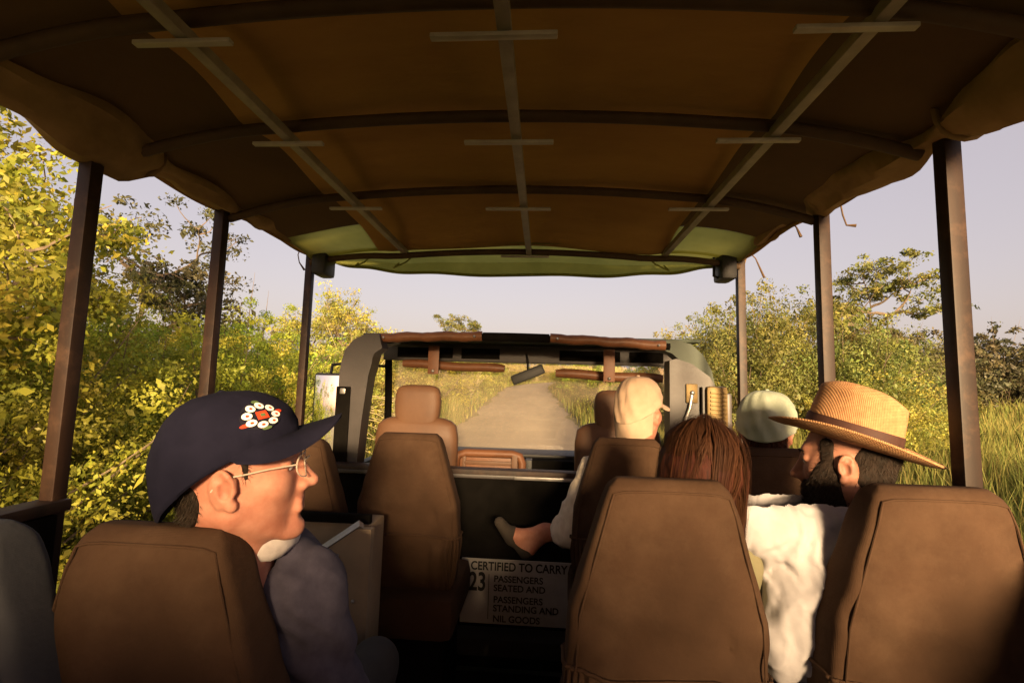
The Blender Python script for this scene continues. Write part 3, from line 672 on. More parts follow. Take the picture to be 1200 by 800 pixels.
# ---- partition behind the cab with the certification plate
pt = part('partition', MB().box((XL+.03, 2.53, FL), (XR-.03, 2.57, -.475)), 'black', truck)
part('partition_rail', MB().box((XL+.03, 2.50, -.473), (XR-.03, 2.585, -.425), .01), 'post', pt)
part('rail_trim', MB().box((XL+.05, 2.492, -.468), (.16, 2.4985, -.450), .002), 'cabgrey', pt)
part('rail_trim', MB().box((-.14, 2.489, -.468), (.30, 2.4915, -.452), .001), 'alu', pt)
part('partition_ledge', MB().box((XL+.03, 2.40, -1.28), (XR-.03, 2.53, -1.20), .01), 'floor', pt)
pl = part('certification_plate', MB().box((-.40, 2.518, -1.185), (.27, 2.528, -.872), .004), 'sign', truck)
def text(s, x, z, size, y=2.5165, sx=1.0, m='ink', name='lettering', parent=None, sy=1.0):
    cu = bpy.data.curves.new('lettering', 'FONT'); cu.body = s; cu.size = size; cu.extrude = .0006; cu.offset = size*.022
    t = bpy.data.objects.new('tmp', cu); C.objects.link(t); bpy.context.view_layer.update()
    me = bpy.data.meshes.new_from_object(t.evaluated_get(bpy.context.evaluated_depsgraph_get())); C.objects.unlink(t); bpy.data.objects.remove(t)
    me.transform(Matrix.Rotation(RAD(90), 4, 'X') @ Matrix.Diagonal((sx, sy, 1, 1))); me.transform(Matrix.Translation((x, y, z)))
    me.materials.clear(); me.materials.append(MT[m]); return obj(name, me, parent)
text('CERTIFIED TO CARRY', -.352, -.925, .058, sx=.86, parent=pl)
text('23', -.360, -1.025, .125, sx=.72, parent=pl)
for s, z in (('PASSENGERS', -.980), ('SEATED AND', -1.024), ('PASSENGERS', -1.080), ('STANDING AND', -1.122), ('NIL GOODS', -1.172)):
    text(s, -.232, z, .044, sx=1.0, parent=pl)
for z0, z1 in ((-1.16, -.945),): part('plate_rule', MB().box((-.2585, 2.5165, z0), (-.2555, 2.5185, z1), 0), 'ink', pl)

# ---- cab: rear frame, windscreen, seats, mirrors
def profile_sweep(path, w, d, mbx=None, n=4):
    mbx = mbx or MB(); V = []; F = []; N = len(path)
    P = [Vector((p[0], 0, p[1])) for p in path]
    for i, p in enumerate(P):
        t = (P[min(i+1, N-1)]-P[max(i-1, 0)]).normalized(); nrm = Vector((t.z, 0, -t.x))
        ww = w[i] if isinstance(w, (list, tuple)) else w
        for a, b in ((-.5, -.5), (-.5, .5), (.5, .5), (.5, -.5)):
            q = p+nrm*ww*a; V.append((q.x, d[0]+(d[1]-d[0])*(b+.5), q.z))
    for i in range(N-1):
        for k_ in range(4): F.append((i*4+k_, i*4+(k_+1) % 4, (i+1)*4+(k_+1) % 4, (i+1)*4+k_))
    F += [(0, 1, 2, 3), ((N-1)*4+3, (N-1)*4+2, (N-1)*4+1, (N-1)*4)]
    return mbx.add(V, F, False)
cabf = part('cab_pillar', profile_sweep([(-1.075, -.46), (-1.062, -.2), (-1.05, .05), (-1.042, .10), (-1.03, .15), (-1.005, .192), (-.965, .222), (-.91, .238)], [.135, .14, .165, .17, .17, .15, .12, .085], (2.585, 2.70)), 'cabgrey', truck)
part('pillar_roof_corner', profile_sweep([(-1.078, .06), (-1.068, .12), (-1.045, .185), (-1.0, .232), (-.93, .258), (-.86, .266)], [.16, .165, .15, .11, .07, .05], (2.702, 2.80)), 'cabgreen', cabf)
part('pillar_trim_strip', MB().box((-1.14, 2.575, -.46), (-1.06, 2.5835, -.02), .006), 'black', cabf)
part('seat_belt_anchor', MB().box((-1.115, 2.565, -.06), (-1.085, 2.574, -.03), .003), 'alu', cabf)
# right pillar: broad grey trim panel, green corner outside
cr_ = MB(); A = [(.664, -.46), (.664, .165), (.70, .176), (.78, .150), (.87, .085), (.905, .02), (.93, -.20), (.94, -.46)]
cr_.add([(x, 2.585, z) for x, z in A]+[(x, 2.70, z) for x, z in A], [tuple(range(8)), tuple(range(15, 7, -1))]+[(i, (i+1) % 8, (i+1) % 8+8, i+8) for i in range(8)])
cabr = part('cab_pillar', cr_, 'cabgrey', truck)
part('pillar_roof_corner', profile_sweep([(.66, .256), (.72, .25), (.78, .222), (.83, .17), (.865, .10), (.89, 0), (.90, -.2), (.905, -.46)], [.05, .08, .11, .12, .12, .11, .10, .10], (2.702, 2.82)), 'cabgreen', cabr)
part('anchor_plate', MB().box((.745, 2.571, -.055), (.805, 2.583, .045), .006), 'brass', cabr)
part('anchor_bolt', MB().sphere((.776, 2.568, -.002), (.013, .008, .013), 10, 6), 'alu', cabr)
part('seat_belt', MB().tube([(.775, 2.568, -.01), (.762, 2.56, -.08), (.74, 2.565, -.14), (.75, 2.57, -.3)], .009, 6, flat=.35), 'alu', cabr)
part('door_handle_strap', MB().box((.818, 2.565, -.16), (.828, 2.582, .03), .003), 'black', cabr)
gr = part('vent_housing', MB().box((.845, 2.555, -.19), (.955, 2.62, .035), .02), 'brass', cabr)
for i in range(9): part('vent_slat', MB().box((.862, 2.549, -.172+i*.021), (.945, 2.556, -.161+i*.021), .002), 'brass', gr)
part('side_lamp', MB().box((.958, 2.60, -.2), (.99, 2.70, .0), .012), 'cabgrey', cabr)
# header bar of the rear frame, leather-wrapped in pieces with studs
def hz(x): return .262+.026*(1-((x-XM)/.82)**2)-.008*(x-XM)
hb = part('header_bar', MB().tube([(x, 2.645, hz(x)-.012) for x in np.linspace(-.93, .68, 25)], .019, 8), 'black', truck)
for a, b in ((-.945, -.35), (.03, .655)):
    lw = part('leather_wrap', MB().tube([(x, 2.645, hz(x)-.010+.003*math.sin(31*x)) for x in np.linspace(a, b, 22)], [.027+.002*math.sin(9*t+t*t) for t in range(22)], 10), 'leather', hb)
    for x in (a+.04, b-.04): part('stud', MB().sphere((x, 2.615, hz(x)-.012), .008, 8, 5), 'alu', lw)
part('leather_wrap', MB().tube([(x, 2.645, hz(x)-.010) for x in np.linspace(-.345, .025, 12)], .025, 10), 'black', hb)
# roof header over the windscreen with recesses
wh = part('windscreen_header', MB().box((-1.10, 3.20, .165), (.90, 3.27, .2845), .006), 'cabgrey', truck)
for a, b in ((-1.0, -.62), (-.56, -.30), (.10, .50), (.56, .78)): part('header_recess', MB().box((a, 3.192, .185), (b, 3.199, .255), .004), 'black', wh)
part('header_lamp', MB().box((-.20, 3.175, .262), (-.03, 3.20, .282), .004), 'cabgrey', wh)
part('cab_roof', MB().box((-1.10, 2.81, .285), (.90, 3.29, .305), .01), 'cabgreen', truck)
for x in (-1.075, .855):
    a = part('windscreen_pillar', MB().tube([(x, 3.30, -.50), (x, 3.28, -.1), (x, 3.24, .18)], .026, 8), 'black', truck)
part('windscreen_glass', MB().box((-1.05, 3.318, -.43), (.83, 3.322, .17), 0, R=None), 'glass', truck)
def visor(x0, x1, z0, z1, y=3.12, tilt=0.0, n='sun_visor'):
    v = MB(); P = []
    for t in np.linspace(0, 1, 13):
        x = x0+(x1-x0)*t; P.append((x, y, (z0+z1)/2+tilt*(t-.5)+.004*math.sin(9*t)))
    return part(n, v.tube(P, [.8*(z1-z0)/2]+[(z1-z0)/2]*11+[.8*(z1-z0)/2], 10, flat=1.0), 'leather', truck)
visor(-.94, -.26, .10, .16, 3.14, -.02); visor(.075, .76, .058, .122, 3.14, -.02)
for x, z in ((-.70, .12), (.40, .10)):
    st = part('visor_strap', MB().box((x-.035, 2.98, z-.05), (x+.035, 2.99, .25), .004), 'leather', truck); part('stud', MB().sphere((x, 2.977, z-.03), .011, 8, 5), 'alu', st)
rm = part('rear_view_mirror', MB().box((-.11, -.018, -.032), (.11, .018, .032), .012, R=Matrix.Rotation(RAD(-23), 4, 'Y'), T=(-.105, 3.10, .085)), 'plastic', truck)
part('mirror_stem', MB().tube([(-.105, 3.11, .10), (-.11, 3.16, .19), (-.12, 3.2, .22)], .007, 6), 'plastic', rm)
# dashboard, centre seat with leather frame, cab seats
ds = part('dashboard', MB().box((-1.05, 2.98, -.95), (.83, 3.34, -.435), .03), 'black', truck)
part('dash_top', MB().box((-1.05, 3.06, -.437), (.83, 3.345, -.415), .01), 'plastic', ds)
cf = MB(); 
cs = part('map_case', MB().tube([(-.50, 2.80, -.56), (-.50, 2.80, -.43), (-.485, 2.80, -.395), (-.44, 2.80, -.383), (-.17, 2.80, -.383), (-.13, 2.80, -.395), (-.115, 2.80, -.43), (-.115, 2.80, -.56)], .024, 8), 'leather', truck)
part('case_panel', MB().box((-.48, 2.81, -.60), (-.13, 2.86, -.40), .01), 'leather', cs)
part('case_bar', MB().box((-.45, 2.785, -.447), (-.17, 2.80, -.425), .004), 'cabseat', cs); part('case_bar', MB().box((-.46, 2.785, -.52), (-.44, 2.80, -.40), .004), 'cabseat', cs); part('case_strap', MB().box((-.175, 2.775, -.56), (-.14, 2.79, -.385), .006), 'cabseat', cs)
for x in (-.08, .26): part('cubby_divider', MB().box((x-.02, 2.88, -.60), (x+.02, 2.97, -.425), .004), 'plastic', ds)
part('cubby_shelf', MB().box((-.1, 2.86, -.60), (.28, 2.97, -.49), .004), 'black', ds)
def cab_seat(x, label):
    def ringat(z, w, d, y): return [(x+w*math.copysign(abs(math.cos(a))**.45, math.cos(a)), y+d*math.copysign(abs(math.sin(a))**.6, math.sin(a)), z) for a in np.linspace(0, 2*math.pi, 40, endpoint=False)]
    zs = [-.95, -.6, -.42, -.30, -.23, -.205, -.19, -.182]; ws = [.22, .24, .24, .24, .228, .20, .16, .10]; ds_ = [.06, .06, .06, .058, .052, .042, .03, .015]
    s = part('cab_seat', MB().grid([ringat(z, w, d, 2.76-.0*z) for z, w, d in zip(zs, ws, ds_)], close=True).add(ringat(zs[-1], .10, .015, 2.76), [tuple(range(40))], True), 'cabseat', truck)
    hz_ = [-.22, -.17, -.10, -.05, -.02, -.006, 0]; hw = [.115, .130, .134, .130, .118, .095, .06]; hd = [.04, .045, .046, .044, .038, .028, .01]
    part('headrest', MB().grid([ringat(z, w, d, 2.755) for z, w, d in zip(hz_, hw, hd)], close=True).add(ringat(0, .06, .01, 2.755), [tuple(range(40))], True), 'cabseat', s)
    s['label'] = label
cab_seat(-.725, 'tan cab seat with headrest on the tall-mirror side'); cab_seat(.42, 'tan cab seat with headrest hidden behind the beige cap')
# tall wing mirrors
for x in (-1.385,):
    w = part('wing_mirror', MB().box((x-.095, 3.0, -.54), (x+.095, 3.05, .06), .02), 'plastic', truck)
    part('mirror_glass', MB().box((x-.08, 2.994, -.52), (x+.08, 2.999, .045), .001), 'mirror', w)
    s = 1 if x > 0 else -1
    part('mirror_arm', MB().tube([(x, 3.03, .05), (x, 3.05, .115), (x-s*.05, 3.08, .125), (x-s*.30, 3.2, .12)], .011, 6), 'plastic', w)
    part('mirror_arm', MB().tube([(x, 3.03, -.53), (x, 3.05, -.57), (x-s*.30, 3.2, -.58)], .011, 6), 'plastic', w)
# bonnet, doors and wheels (below the sight line)
bn = MB().box((-.95, 3.36, -1.45), (.68, 4.35, -.62), .08); part('bonnet', bn, 'cabgreen', truck)
for x in (-1.10, .90): part('cab_door', MB().box((x-.03, 2.72, -1.5), (x+.03, 3.33, -.47), .02), 'cabgreen', truck)
part('chassis', MB().box((-.7, -2.2, -1.95), (.45, 4.3, -1.72), .02), 'black', truck)
for x in (-1.02, .75):
    for y in (-1.2, 3.75):
        V_ = []
        for rr, xx in ((.22, .13), (.40, .14), (.445, .11), (.46, .05), (.46, -.05), (.445, -.11), (.40, -.14), (.22, -.13)):
            V_.append([(x+xx, y+rr*math.cos(a), -2.02+rr*math.sin(a)) for a in np.linspace(0, 2*math.pi, 36, endpoint=False)])
        w = part('wheel', MB().grid(V_, close=True), 'rubber', truck)
        part('rim', MB().tube([(x-.10, y, -2.02), (x+.10, y, -2.02)], .225, 24), 'cabgrey', w)

# ================================================================== PEOPLE
def head_sdf(ears=True, neck_to=(0, -.045, -.19), jaw=1.0):
    S = SDF()
    S.ell((0, -.012, .040), (.076, .098, .088), 0)                       # skull
    S.ell((0, .030, -.020), (.067, .067, .092), .03)                     # face
    for s in (-1, 1):
        S.cap((s*.052, .0, -.056), (s*.017, .068, -.108), .022, .012, .024)   # jaw line
        S.ell((s*.040, .058, -.018), (.026, .026, .024), .022)               # cheek
    S.ell((0, .081, -.111), (.019, .015, .014), .016)                     # chin
    S.cap((-.03, .082, .034), (.03, .082, .034), .013, k=.02)            # brow
    for s in (-1, 1): S.ell((s*.032, .102, .010), (.019, .014, .011), .012, sub=True); S.cap((s*.020, .0865, .0145), (s*.042, .0835, .0135), .0085, k=.006)
    S.cap((0, .090, .022), (0, .117, -.027), .0085, .0105, .014)         # nose
    S.ell((0, .119, -.031), (.011, .0105, .009), .008)
    for s in (-1, 1): S.ell((s*.013, .104, -.033), (.008, .010, .008), .007)
    S.cap((0, .088, -.040), (0, .085, -.102), .016, .013, .018)           # mouth mound
    S.cap((-.017, .096, -.0595), (.017, .096, -.0595), .0065, k=.007)
    S.cap((-.015, .094, -.072), (.015, .094, -.072), .0075, k=.007)
    S.cap((-.022, .108, -.066), (.022, .108, -.066), .0035, k=.005, sub=True)
    S.ell((0, .104, -.088), (.022, .010, .007), .008, sub=True)
    S.cap((0, -.028, -.04), neck_to, .053, .056, .035)
    S.cap((0, .005, -.09), (0, -.015, -.19), .03, .045, .03)
    if ears:
        for s in (-1, 1):
            R_ = rotm(s*-22, -12, s*8)
            S.ell((s*.078, -.008, -.006), (.0085, .021, .034), .006, R=R_)
            S.ell((s*.0872, -.002, -.006), (.0075, .011, .017), .003, R=R_, sub=True); S.ell((s*.0875, -.010, .014), (.005, .008, .010), .003, R=R_, sub=True)
            S.cap((s*.080, .010, .006), (s*.081, .009, -.012), .005, k=.005)
            S.ell((s*.078, .004, -.034), (.007, .009, .010), .006)
    return S
class Person:
    def __init__(s, label, base, hc, yaw, pitch=0, roll=0, scale=1.0):
        s.root = thing('person', (base[0], base[1], base[2]+ZC), label, 'person'); s.hc = np.array(hc, dtype=np.float32)
        s.R = rotm(yaw, pitch, roll)*scale
    def L(s, p): return tuple(np.linalg.inv(s.R) @ (np.array(p, dtype=np.float32)-s.hc))
    def H(s, V): return np.asarray(V, dtype=np.float32) @ s.R.T + s.hc       # head space -> eye space
    def Hl(s, p): return tuple(s.H(np.array([p]))[0])
    def sdf(s, name, fn, lo, hi, h, m, head=False, parent=None):
        V, Q = nets(fn, lo, hi, h)
        if head: V = s.H(V)
        return obj(name, mesh_np(name, V, Q, MT[m] if isinstance(m, str) else m), parent or s.root)
    def mb(s, name, mb, m, parent=None):                                     # a head-space MB
        mb.V = [tuple(v) for v in s.H(np.array(mb.V))]; return part(name, mb, m, parent or s.root)
def region(base, off, regs, k=.004, cuts=(), noise=None):
    """shell over a base form, kept only inside the given regions"""
    def f(P):
        d = base.eval(P)-off
        if noise: d = d + wob(P, *noise)
        d = smax(d, regs.eval(P), k)
        for c_ in cuts: d = smax(d, -c_.eval(P), k)
        return d
    return f
def rimz(th, A, B, Cc): return A+B*np.cos(th)+Cc*np.cos(2*th)
def cap_shape(a, b, top, rim, yc=-.008, n=2.5, seams=6, puff=0.0, crease=0.0, hugk=.13):
    th = np.linspace(0, 2*np.pi, 96, endpoint=False); ts = np.linspace(0, 1, 26); rows = []
    for t in ts:
        rho = (1-t**n)**(1/n)*(1+puff*math.sin(math.pi*t)); zr = rimz(th, *rim); z = zr+(top-zr)*t
        sm = np.zeros_like(th)
        if seams:
            dth = np.abs(((th/(2*np.pi)*seams) % 1)-.5); sm = -.0018*np.exp(-((.5-dth)/.03)**2)*(t < .97)
        wr = crease*np.sin(5*th+7*t)*np.sin(3*math.pi*t)+crease*.7*np.sin(11*th-9*t)
        hug = 1-hugk*np.clip(-np.cos(th), 0, 1)**1.5*(1-t)**3; rr = rho*hug*(1+(sm+wr)/a)
        rows.append(np.stack([b*rr*np.sin(th), yc+a*rr*np.cos(th), z], -1))
    m = MB().grid(rows, close=True)
    inner = [r*np.array([.965, .965, 1])+np.array([0, yc*.035, -.003]) for r in rows]
    m.grid(inner, close=True); m.grid([rows[0], inner[0]], close=True); return m
def cap_brim(a, b, rim, L, slope, droop, half=80, yc=-.008, th0=0.0):
    th = np.radians(np.linspace(-half, half, 41)); vs_ = np.linspace(0, 1, 9); up = []
    for v in vs_:
        Lt = L*np.sqrt(np.clip(1-np.abs(th/np.radians(half+1))**2.8, 0, 1))
        x = b*np.sin(th)*(1+.10*v); y = yc+a*np.cos(th)+Lt*v; z = rimz(th, *rim)+.006+slope*Lt*v-droop*(x/.08)**2*v*(Lt/L) - .10*Lt*v*v*.5
        up.append(np.stack([x, y, z], -1))
    lo = [r-np.array([0, 0, .004]) for r in up]
    return MB().grid(up).grid(lo).grid([up[-1], lo[-1]])
def face_bits(P, specs=False, brow='hair'):
    for s in (-1, 1):
        e = P.mb('eye', MB().sphere((s*.031, .0815, .0085), .0118), 'eye'); P.mb('iris', MB().sphere((s*.031, .0895, .0085), .0052, 10, 6), 'iris', e)
        P.mb('eyebrow', MB().tube([(s*.014, .099, .029), (s*.032, .098, .035), (s*.050, .086, .030)], [.003, .004, .002], 6, flat=.8), brow)
def arm_prims(S, sh, el, ha, r=(.058, .048, .036), k=.05):
    S.cap(sh, el, r[0], r[1], k); S.cap(el, ha, r[1], r[2], k*.6); return S
def hand_sdf(S, wrist, d, up, side=1, curl=.6):
    """palm, four unequal bent fingers and a thumb leaving the side of the palm; d forward, up back of hand"""
    d = np.array(d)/np.linalg.norm(d); up = np.array(up)-d*np.dot(up, d); up /= np.linalg.norm(up); sd_ = np.cross(d, up)*side; w = np.array(wrist)
    for k_ in range(4):
        b = w+d*.025+sd_*(.028-.019*k_)*.6; kn = w+d*.085+sd_*(.030-.020*k_)
        S.cap(b, kn, .014, .012, .012)
        L = (.040, .045, .041, .032)[k_]; m_ = kn+d*L*.9-up*L*.4*curl; t = m_+d*L*.45-up*L*.85*curl
        S.cap(kn, m_, .0098, .009, .004); S.cap(m_, t, .009, .0075, .003)
    b = w+d*.030+sd_*.030; m_ = b+d*.030+sd_*.026-up*.01; S.cap(b, m_, .015, .011, .012); S.cap(m_, m_+d*.030+sd_*.004-up*.008, .0105, .009, .004)
    S.cap(w-d*.03, w+d*.03, .026, .026, .015)
    return S
def join_into(o, V, Q):
    me = bpy.data.meshes.new('t'); me = mesh_np('t', V, Q, MT['skin']); bm = bmesh.new(); bm.from_mesh(o.data); bm.from_mesh(me); bm.to_mesh(o.data); bm.free(); bpy.data.meshes.remove(me)

def fuzz(o, n, length, width, m, seed, down=.5, lift=.5, wave=0.0):
    """short strands rooted on a hair form"""
    me = o.data; nv = len(me.vertices); co = np.zeros(nv*3, dtype=np.float32); no = np.zeros(nv*3, dtype=np.float32)
    me.vertices.foreach_get('co', co); me.vertices.foreach_get('normal', no); co = co.reshape(-1, 3); no = no.reshape(-1, 3)
    r = np.random.default_rng(seed); k_ = r.integers(0, nv, n); p = co[k_]+r.normal(size=(n, 3))*.0012; nn = no[k_]
    d = nn*lift+np.array([0, 0, -down])+r.normal(size=(n, 3))*.25; d -= nn*np.minimum(0, (d*nn).sum(1))[:, None]; d /= np.linalg.norm(d, axis=1)[:, None]
    L = (length*(.5+.8*r.random(n)))[:, None]; w = np.cross(d, nn+r.normal(size=(n, 3))*.3); w /= np.linalg.norm(w, axis=1)[:, None]+1e-6; w *= width
    a, b, c_ = p-nn*.001, p+d*L*.5, p+d*L*.95+np.array([0, 0, -.15])*L
    V = np.stack([a-w, a+w, b-w*.8, b+w*.8, c_-w*.2, c_+w*.2], 1).reshape(-1, 3); base = np.arange(n)[:, None]*6
    F = np.concatenate([base+np.array([0, 1, 3, 2]), base+np.array([2, 3, 5, 4])]); t = .5+1.0*r.random(n)
    obj('hair_strands', mesh_np('hair_strands', V, F, MT[m], tint=np.repeat(np.stack([t, t, t, np.ones(n)], -1), 6, 0)), o)

# ---------------- man in the navy cap
p1 = Person('man in navy cap with beaded badge, glasses and navy fleece, looking sideways', (-.60, 1.0, -.85), (-.574, .884, -.178), -66, 8, 2, 1.09)
HS = head_sdf(neck_to=p1.L((-.588, .955, -.40)))
body = p1.sdf('body', HS.eval, (-.11, -.14, -.24), (.11, .15, .15), .0032, 'skin', head=True)
hs = SDF(); hand_sdf(hs, (-.54, 1.30, -.80), (-.1, 1, -.1), (0, 0, 1), -1); p1.sdf('hand', hs.eval, (-.68, 1.2, -.92), (-.40, 1.52, -.72), .005, 'skin')
hs = SDF(); hand_sdf(hs, (-.72, 1.30, -.80), (-.1, 1, -.1), (0, 0, 1), 1); p1.sdf('hand', hs.eval, (-.86, 1.2, -.92), (-.58, 1.52, -.72), .005, 'skin')
face_bits(p1)
rg = SDF().ell((0, -.085, -.020), (.085, .058, .06), 0).cap((.070, .026, .03), (.070, .026, .004), .007, .004, .004).cap((-.070, .026, .03), (-.070, .026, .004), .007, .004, .004)
HR = p1.sdf('hair', region(head_sdf(ears=False), .003, rg, .004, noise=(.0008, 300)), (-.11, -.15, -.13), (.11, .10, .06), .0038, 'hair', head=True)
fuzz(HR, 2600, .010, .0004, 'dstrand', 1)
RIM = (.016, .056, -.014)
cp = p1.mb('cap', cap_shape(.119, .096, .146, RIM, yc=-.014, n=2.35, crease=.0014), 'navy')
p1.mb('cap_brim', cap_brim(.117, .095, RIM, .076, .30, .034, yc=-.014), 'navy', cp)
p1.mb('cap_button', MB().sphere((0, -.012, .143), (.008, .008, .005), 10, 6), 'navy', cp)
# beaded badge on the front panel
def cap_pt(th, t, off=0.0, a=.119, b=.096, top=.143, n=2.35, yc=-.014):
    rho = (1-t**n)**(1/n); zr = float(rimz(th, *RIM)); return (b*rho*math.sin(th)*(1+off/b), yc+a*rho*math.cos(th)*(1+off/a), zr+(top-zr)*t+off*.35*t)
def patch(th0, t0, rth, rt, off, n=24, rot=0, sides=None):
    V = [cap_pt(th0, t0, off)]
    for k_ in range(n):
        a = 2*math.pi*k_/n+rot; rr = 1.0
        if sides: rr = math.cos(math.pi/sides)/math.cos(((a-rot) % (2*math.pi/sides))-math.pi/sides)
        V.append(cap_pt(th0+rth*rr*math.cos(a), t0+rt*rr*math.sin(a), off))
    return MB().add(V, [(0, 1+k_, 1+(k_+1) % n) for k_ in range(n)], True)
B0, T0 = math.radians(50), .54
bd = p1.mb('badge', patch(B0, T0, .33, .245, .0022), 'bead_k', cp)
for a in np.linspace(0, 2*math.pi, 8, endpoint=False):
    th, t = B0+.225*math.cos(a+.2), T0+.165*math.sin(a+.2)
    p1.mb('flower_bead', patch(th, t, .078, .058, .0044, 12), 'bead_w', cp); p1.mb('flower_centre', patch(th, t, .026, .020, .0058, 8), 'bead_r', cp)
p1.mb('badge_diamond', patch(B0, T0, .125, .095, .0046, 32, math.pi/4, 4), 'bead_r', cp); p1.mb('diamond_centre', patch(B0, T0, .05, .036, .006, 16, math.pi/4, 4), 'bead_g', cp)
for a in (1.1, 2.5, 4.1, 5.2):
    p1.mb('badge_corner', patch(B0+.31*math.cos(a+.6), T0+.235*math.sin(a+.6), .075, .030, .0036, 12), 'bead_r' if a in (2.5, 5.2) else 'bead_g', cp)
# wire spectacles
gl_ = MB()
for s in (-1, 1):
    c_ = np.array([s*.033, .112, .006]); gl_.tube([tuple(c_+np.array([.026*math.cos(a), -.012*abs(math.cos(a))*(1 if s*math.cos(a) > 0 else .2), .020*math.sin(a)])) for a in np.linspace(0, 2*math.pi, 25)], .0013, 6, caps=False)
    gl_.tube([(s*.059, .100, .012), (s*.074, .06, .014), (s*.080, .02, .012), (s*.081, -.006, .012), (s*.081, -.022, -.006)], .0014, 6)
gl_.tube([(-.008, .112, .010), (0, .118, .014), (.008, .112, .010)], .0013, 6)
go = p1.mb('glasses', gl_, 'wire')
for s in (-1, 1):
    V = [(s*.033, .112, .006)]+[(s*.033+.0255*math.cos(a), .112-.012*abs(math.cos(a))*(1 if s*math.cos(a) > 0 else .2), .006+.0195*math.sin(a)) for a in np.linspace(0, 2*math.pi, 24, endpoint=False)]
    p1.mb('lens', MB().add(V, [(0, 1+i, 1+(i+1) % 24) for i in range(24)], True), 'lens', go)
# fleece
S = SDF(); S.ell((-.60, 1.02, -.56), (.185, .125, .30), 0); S.cap((-.75, .985, -.425), (-.455, .985, -.425), .068, k=.07); S.ell((-.60, 1.04, -.80), (.18, .14, .14), .06)
S.cap((-.59, .97, -.39), (-.555, .955, -.322), .068, .070, .04)
arm_prims(S, (-.435, .985, -.44), (-.375, 1.06, -.70), (-.53, 1.27, -.80), (.070, .056, .042)); arm_prims(S, (-.77, .985, -.44), (-.83, 1.06, -.70), (-.72, 1.27, -.80), (.070, .056, .042))
ncut = SDF().cap((-.575, .91, -.20), (-.585, .955, -.40), .060)
p1.sdf('fleece_jacket', lambda P: smax(S.eval(P+np.array([.04, 0, -.012], dtype=np.float32))+wob(P, .006, 34, 1.0)+wob(P, .003, 80, 2.0), -ncut.eval(P), .006), (-.95, .82, -.96), (-.25, 1.42, -.28), .0085, 'fleece')
ringc = [(-.585+.082*math.sin(a), .955+.076*math.cos(a), -.316-.012*math.cos(a+.6)+.004*math.sin(5*a)) for a in np.linspace(0, 2*math.pi, 33)]
p1root_col = part('collar', MB().tube(ringc, [.019+.003*math.sin(7*i) for i in range(33)], 10, caps=False, flat=1.5), 'collar', p1.root)
T = SDF(); 
for s in (-1, 1): T.cap((-.60+s*.09, 1.02, -.84), (-.60+s*.12, 1.46, -.82), .082, .066, .04); T.cap((-.60+s*.12, 1.46, -.82), (-.60+s*.12, 1.44, -1.33), .064, .048, .03); T.cap((-.60+s*.12, 1.43, -1.36), (-.60+s*.125, 1.60, -1.365), .040, .034, .01)
p1.sdf('trousers', T.eval, (-.85, .88, -1.40), (-.36, 1.66, -.70), .012, 'trouser')

# ---------------- man in the straw hat
p2 = Person('bearded man in straw hat and white T-shirt, arm around his neighbour', (.80, 1.25, -.83), (.800, 1.335, -.178), 54, -3, 4, 1.04)
body = p2.sdf('body', head_sdf(neck_to=p2.L((.80, 1.31, -.42))).eval, (-.11, -.14, -.24), (.11, .15, .15), .0035, 'skin2', head=True)
hs = SDF(); hs.cap((.36, 1.35, -.34), (.235, 1.385, -.37), .038, .030, .02); hand_sdf(hs, (.235, 1.385, -.375), (-.25, .6, -.75), (-.6, .2, .6), 1); p2.sdf('hand', hs.eval, (.06, 1.26, -.60), (.42, 1.60, -.26), .006, 'skin2')
hs = SDF(); hs.cap((1.0, 1.36, -.70), (.93, 1.58, -.80), .042, .030, .02); hand_sdf(hs, (.92, 1.60, -.80), (-.2, 1, -.1), (0, 0, 1), 1); p2.sdf('hand', hs.eval, (.75, 1.3, -.92), (1.06, 1.84, -.62), .006, 'skin2')
face_bits(p2)
rg = SDF().ell((0, .044, -.076), (.080, .066, .058), 0).ell((.055, .050, -.040), (.024, .026, .036), .02).ell((-.055, .050, -.040), (.024, .026, .036), .02).cap((.066, .036, .0), (.060, .036, -.05), .014, .024, .03).cap((-.066, .036, .0), (-.060, .036, -.05), .014, .024, .03)
mouth = SDF().ell((0, .108, -.066), (.021, .02, .010), 0)
HB2 = p2.sdf('beard', region(head_sdf(ears=False), .005, rg, .003, cuts=[mouth], noise=(.0012, 260)), (-.1, -.05, -.15), (.1, .13, .05), .0036, 'hair', head=True)
rg = SDF().ell((0, -.06, .0), (.092, .072, .085), 0).cap((.070, .034, .05), (.068, .034, -.005), .017, .014, .02).cap((-.070, .034, .05), (-.068, .034, -.005), .017, .014, .02)
HR2 = p2.sdf('hair', region(head_sdf(ears=False), .0035, rg, .003, noise=(.0012, 260)), (-.11, -.15, -.11), (.11, .09, .11), .004, 'hair', head=True)
th = np.linspace(0, 2*np.pi, 96, endpoint=False); rows = []
fuzz(HR2, 4000, .012, .0004, 'dstrand', 2); fuzz(HB2, 4500, .011, .0004, 'dstrand', 3)
ZH = .062                                                     # hat line on the head
def hat_tilt(V): 
    a = RAD(19); V = np.asarray(V); c_, s_ = math.cos(a), math.sin(a); q = V-np.array([0, 0, ZH]); return np.stack([q[..., 0], q[..., 1]*c_-q[..., 2]*s_, q[..., 1]*s_+q[..., 2]*c_], -1)+np.array([0, 0, ZH])
for v in np.linspace(0, 1, 12):
    a_, b_ = .103+.084*v, .087+.082*v
    rows.append(np.stack([b_*np.sin(th), -.008+a_*np.cos(th), ZH+.002+.016*v*v*np.sin(th)**2-.016*v*np.cos(th)**2*np.where(np.cos(th) > 0, 1, .3)+.012*v**3], -1))
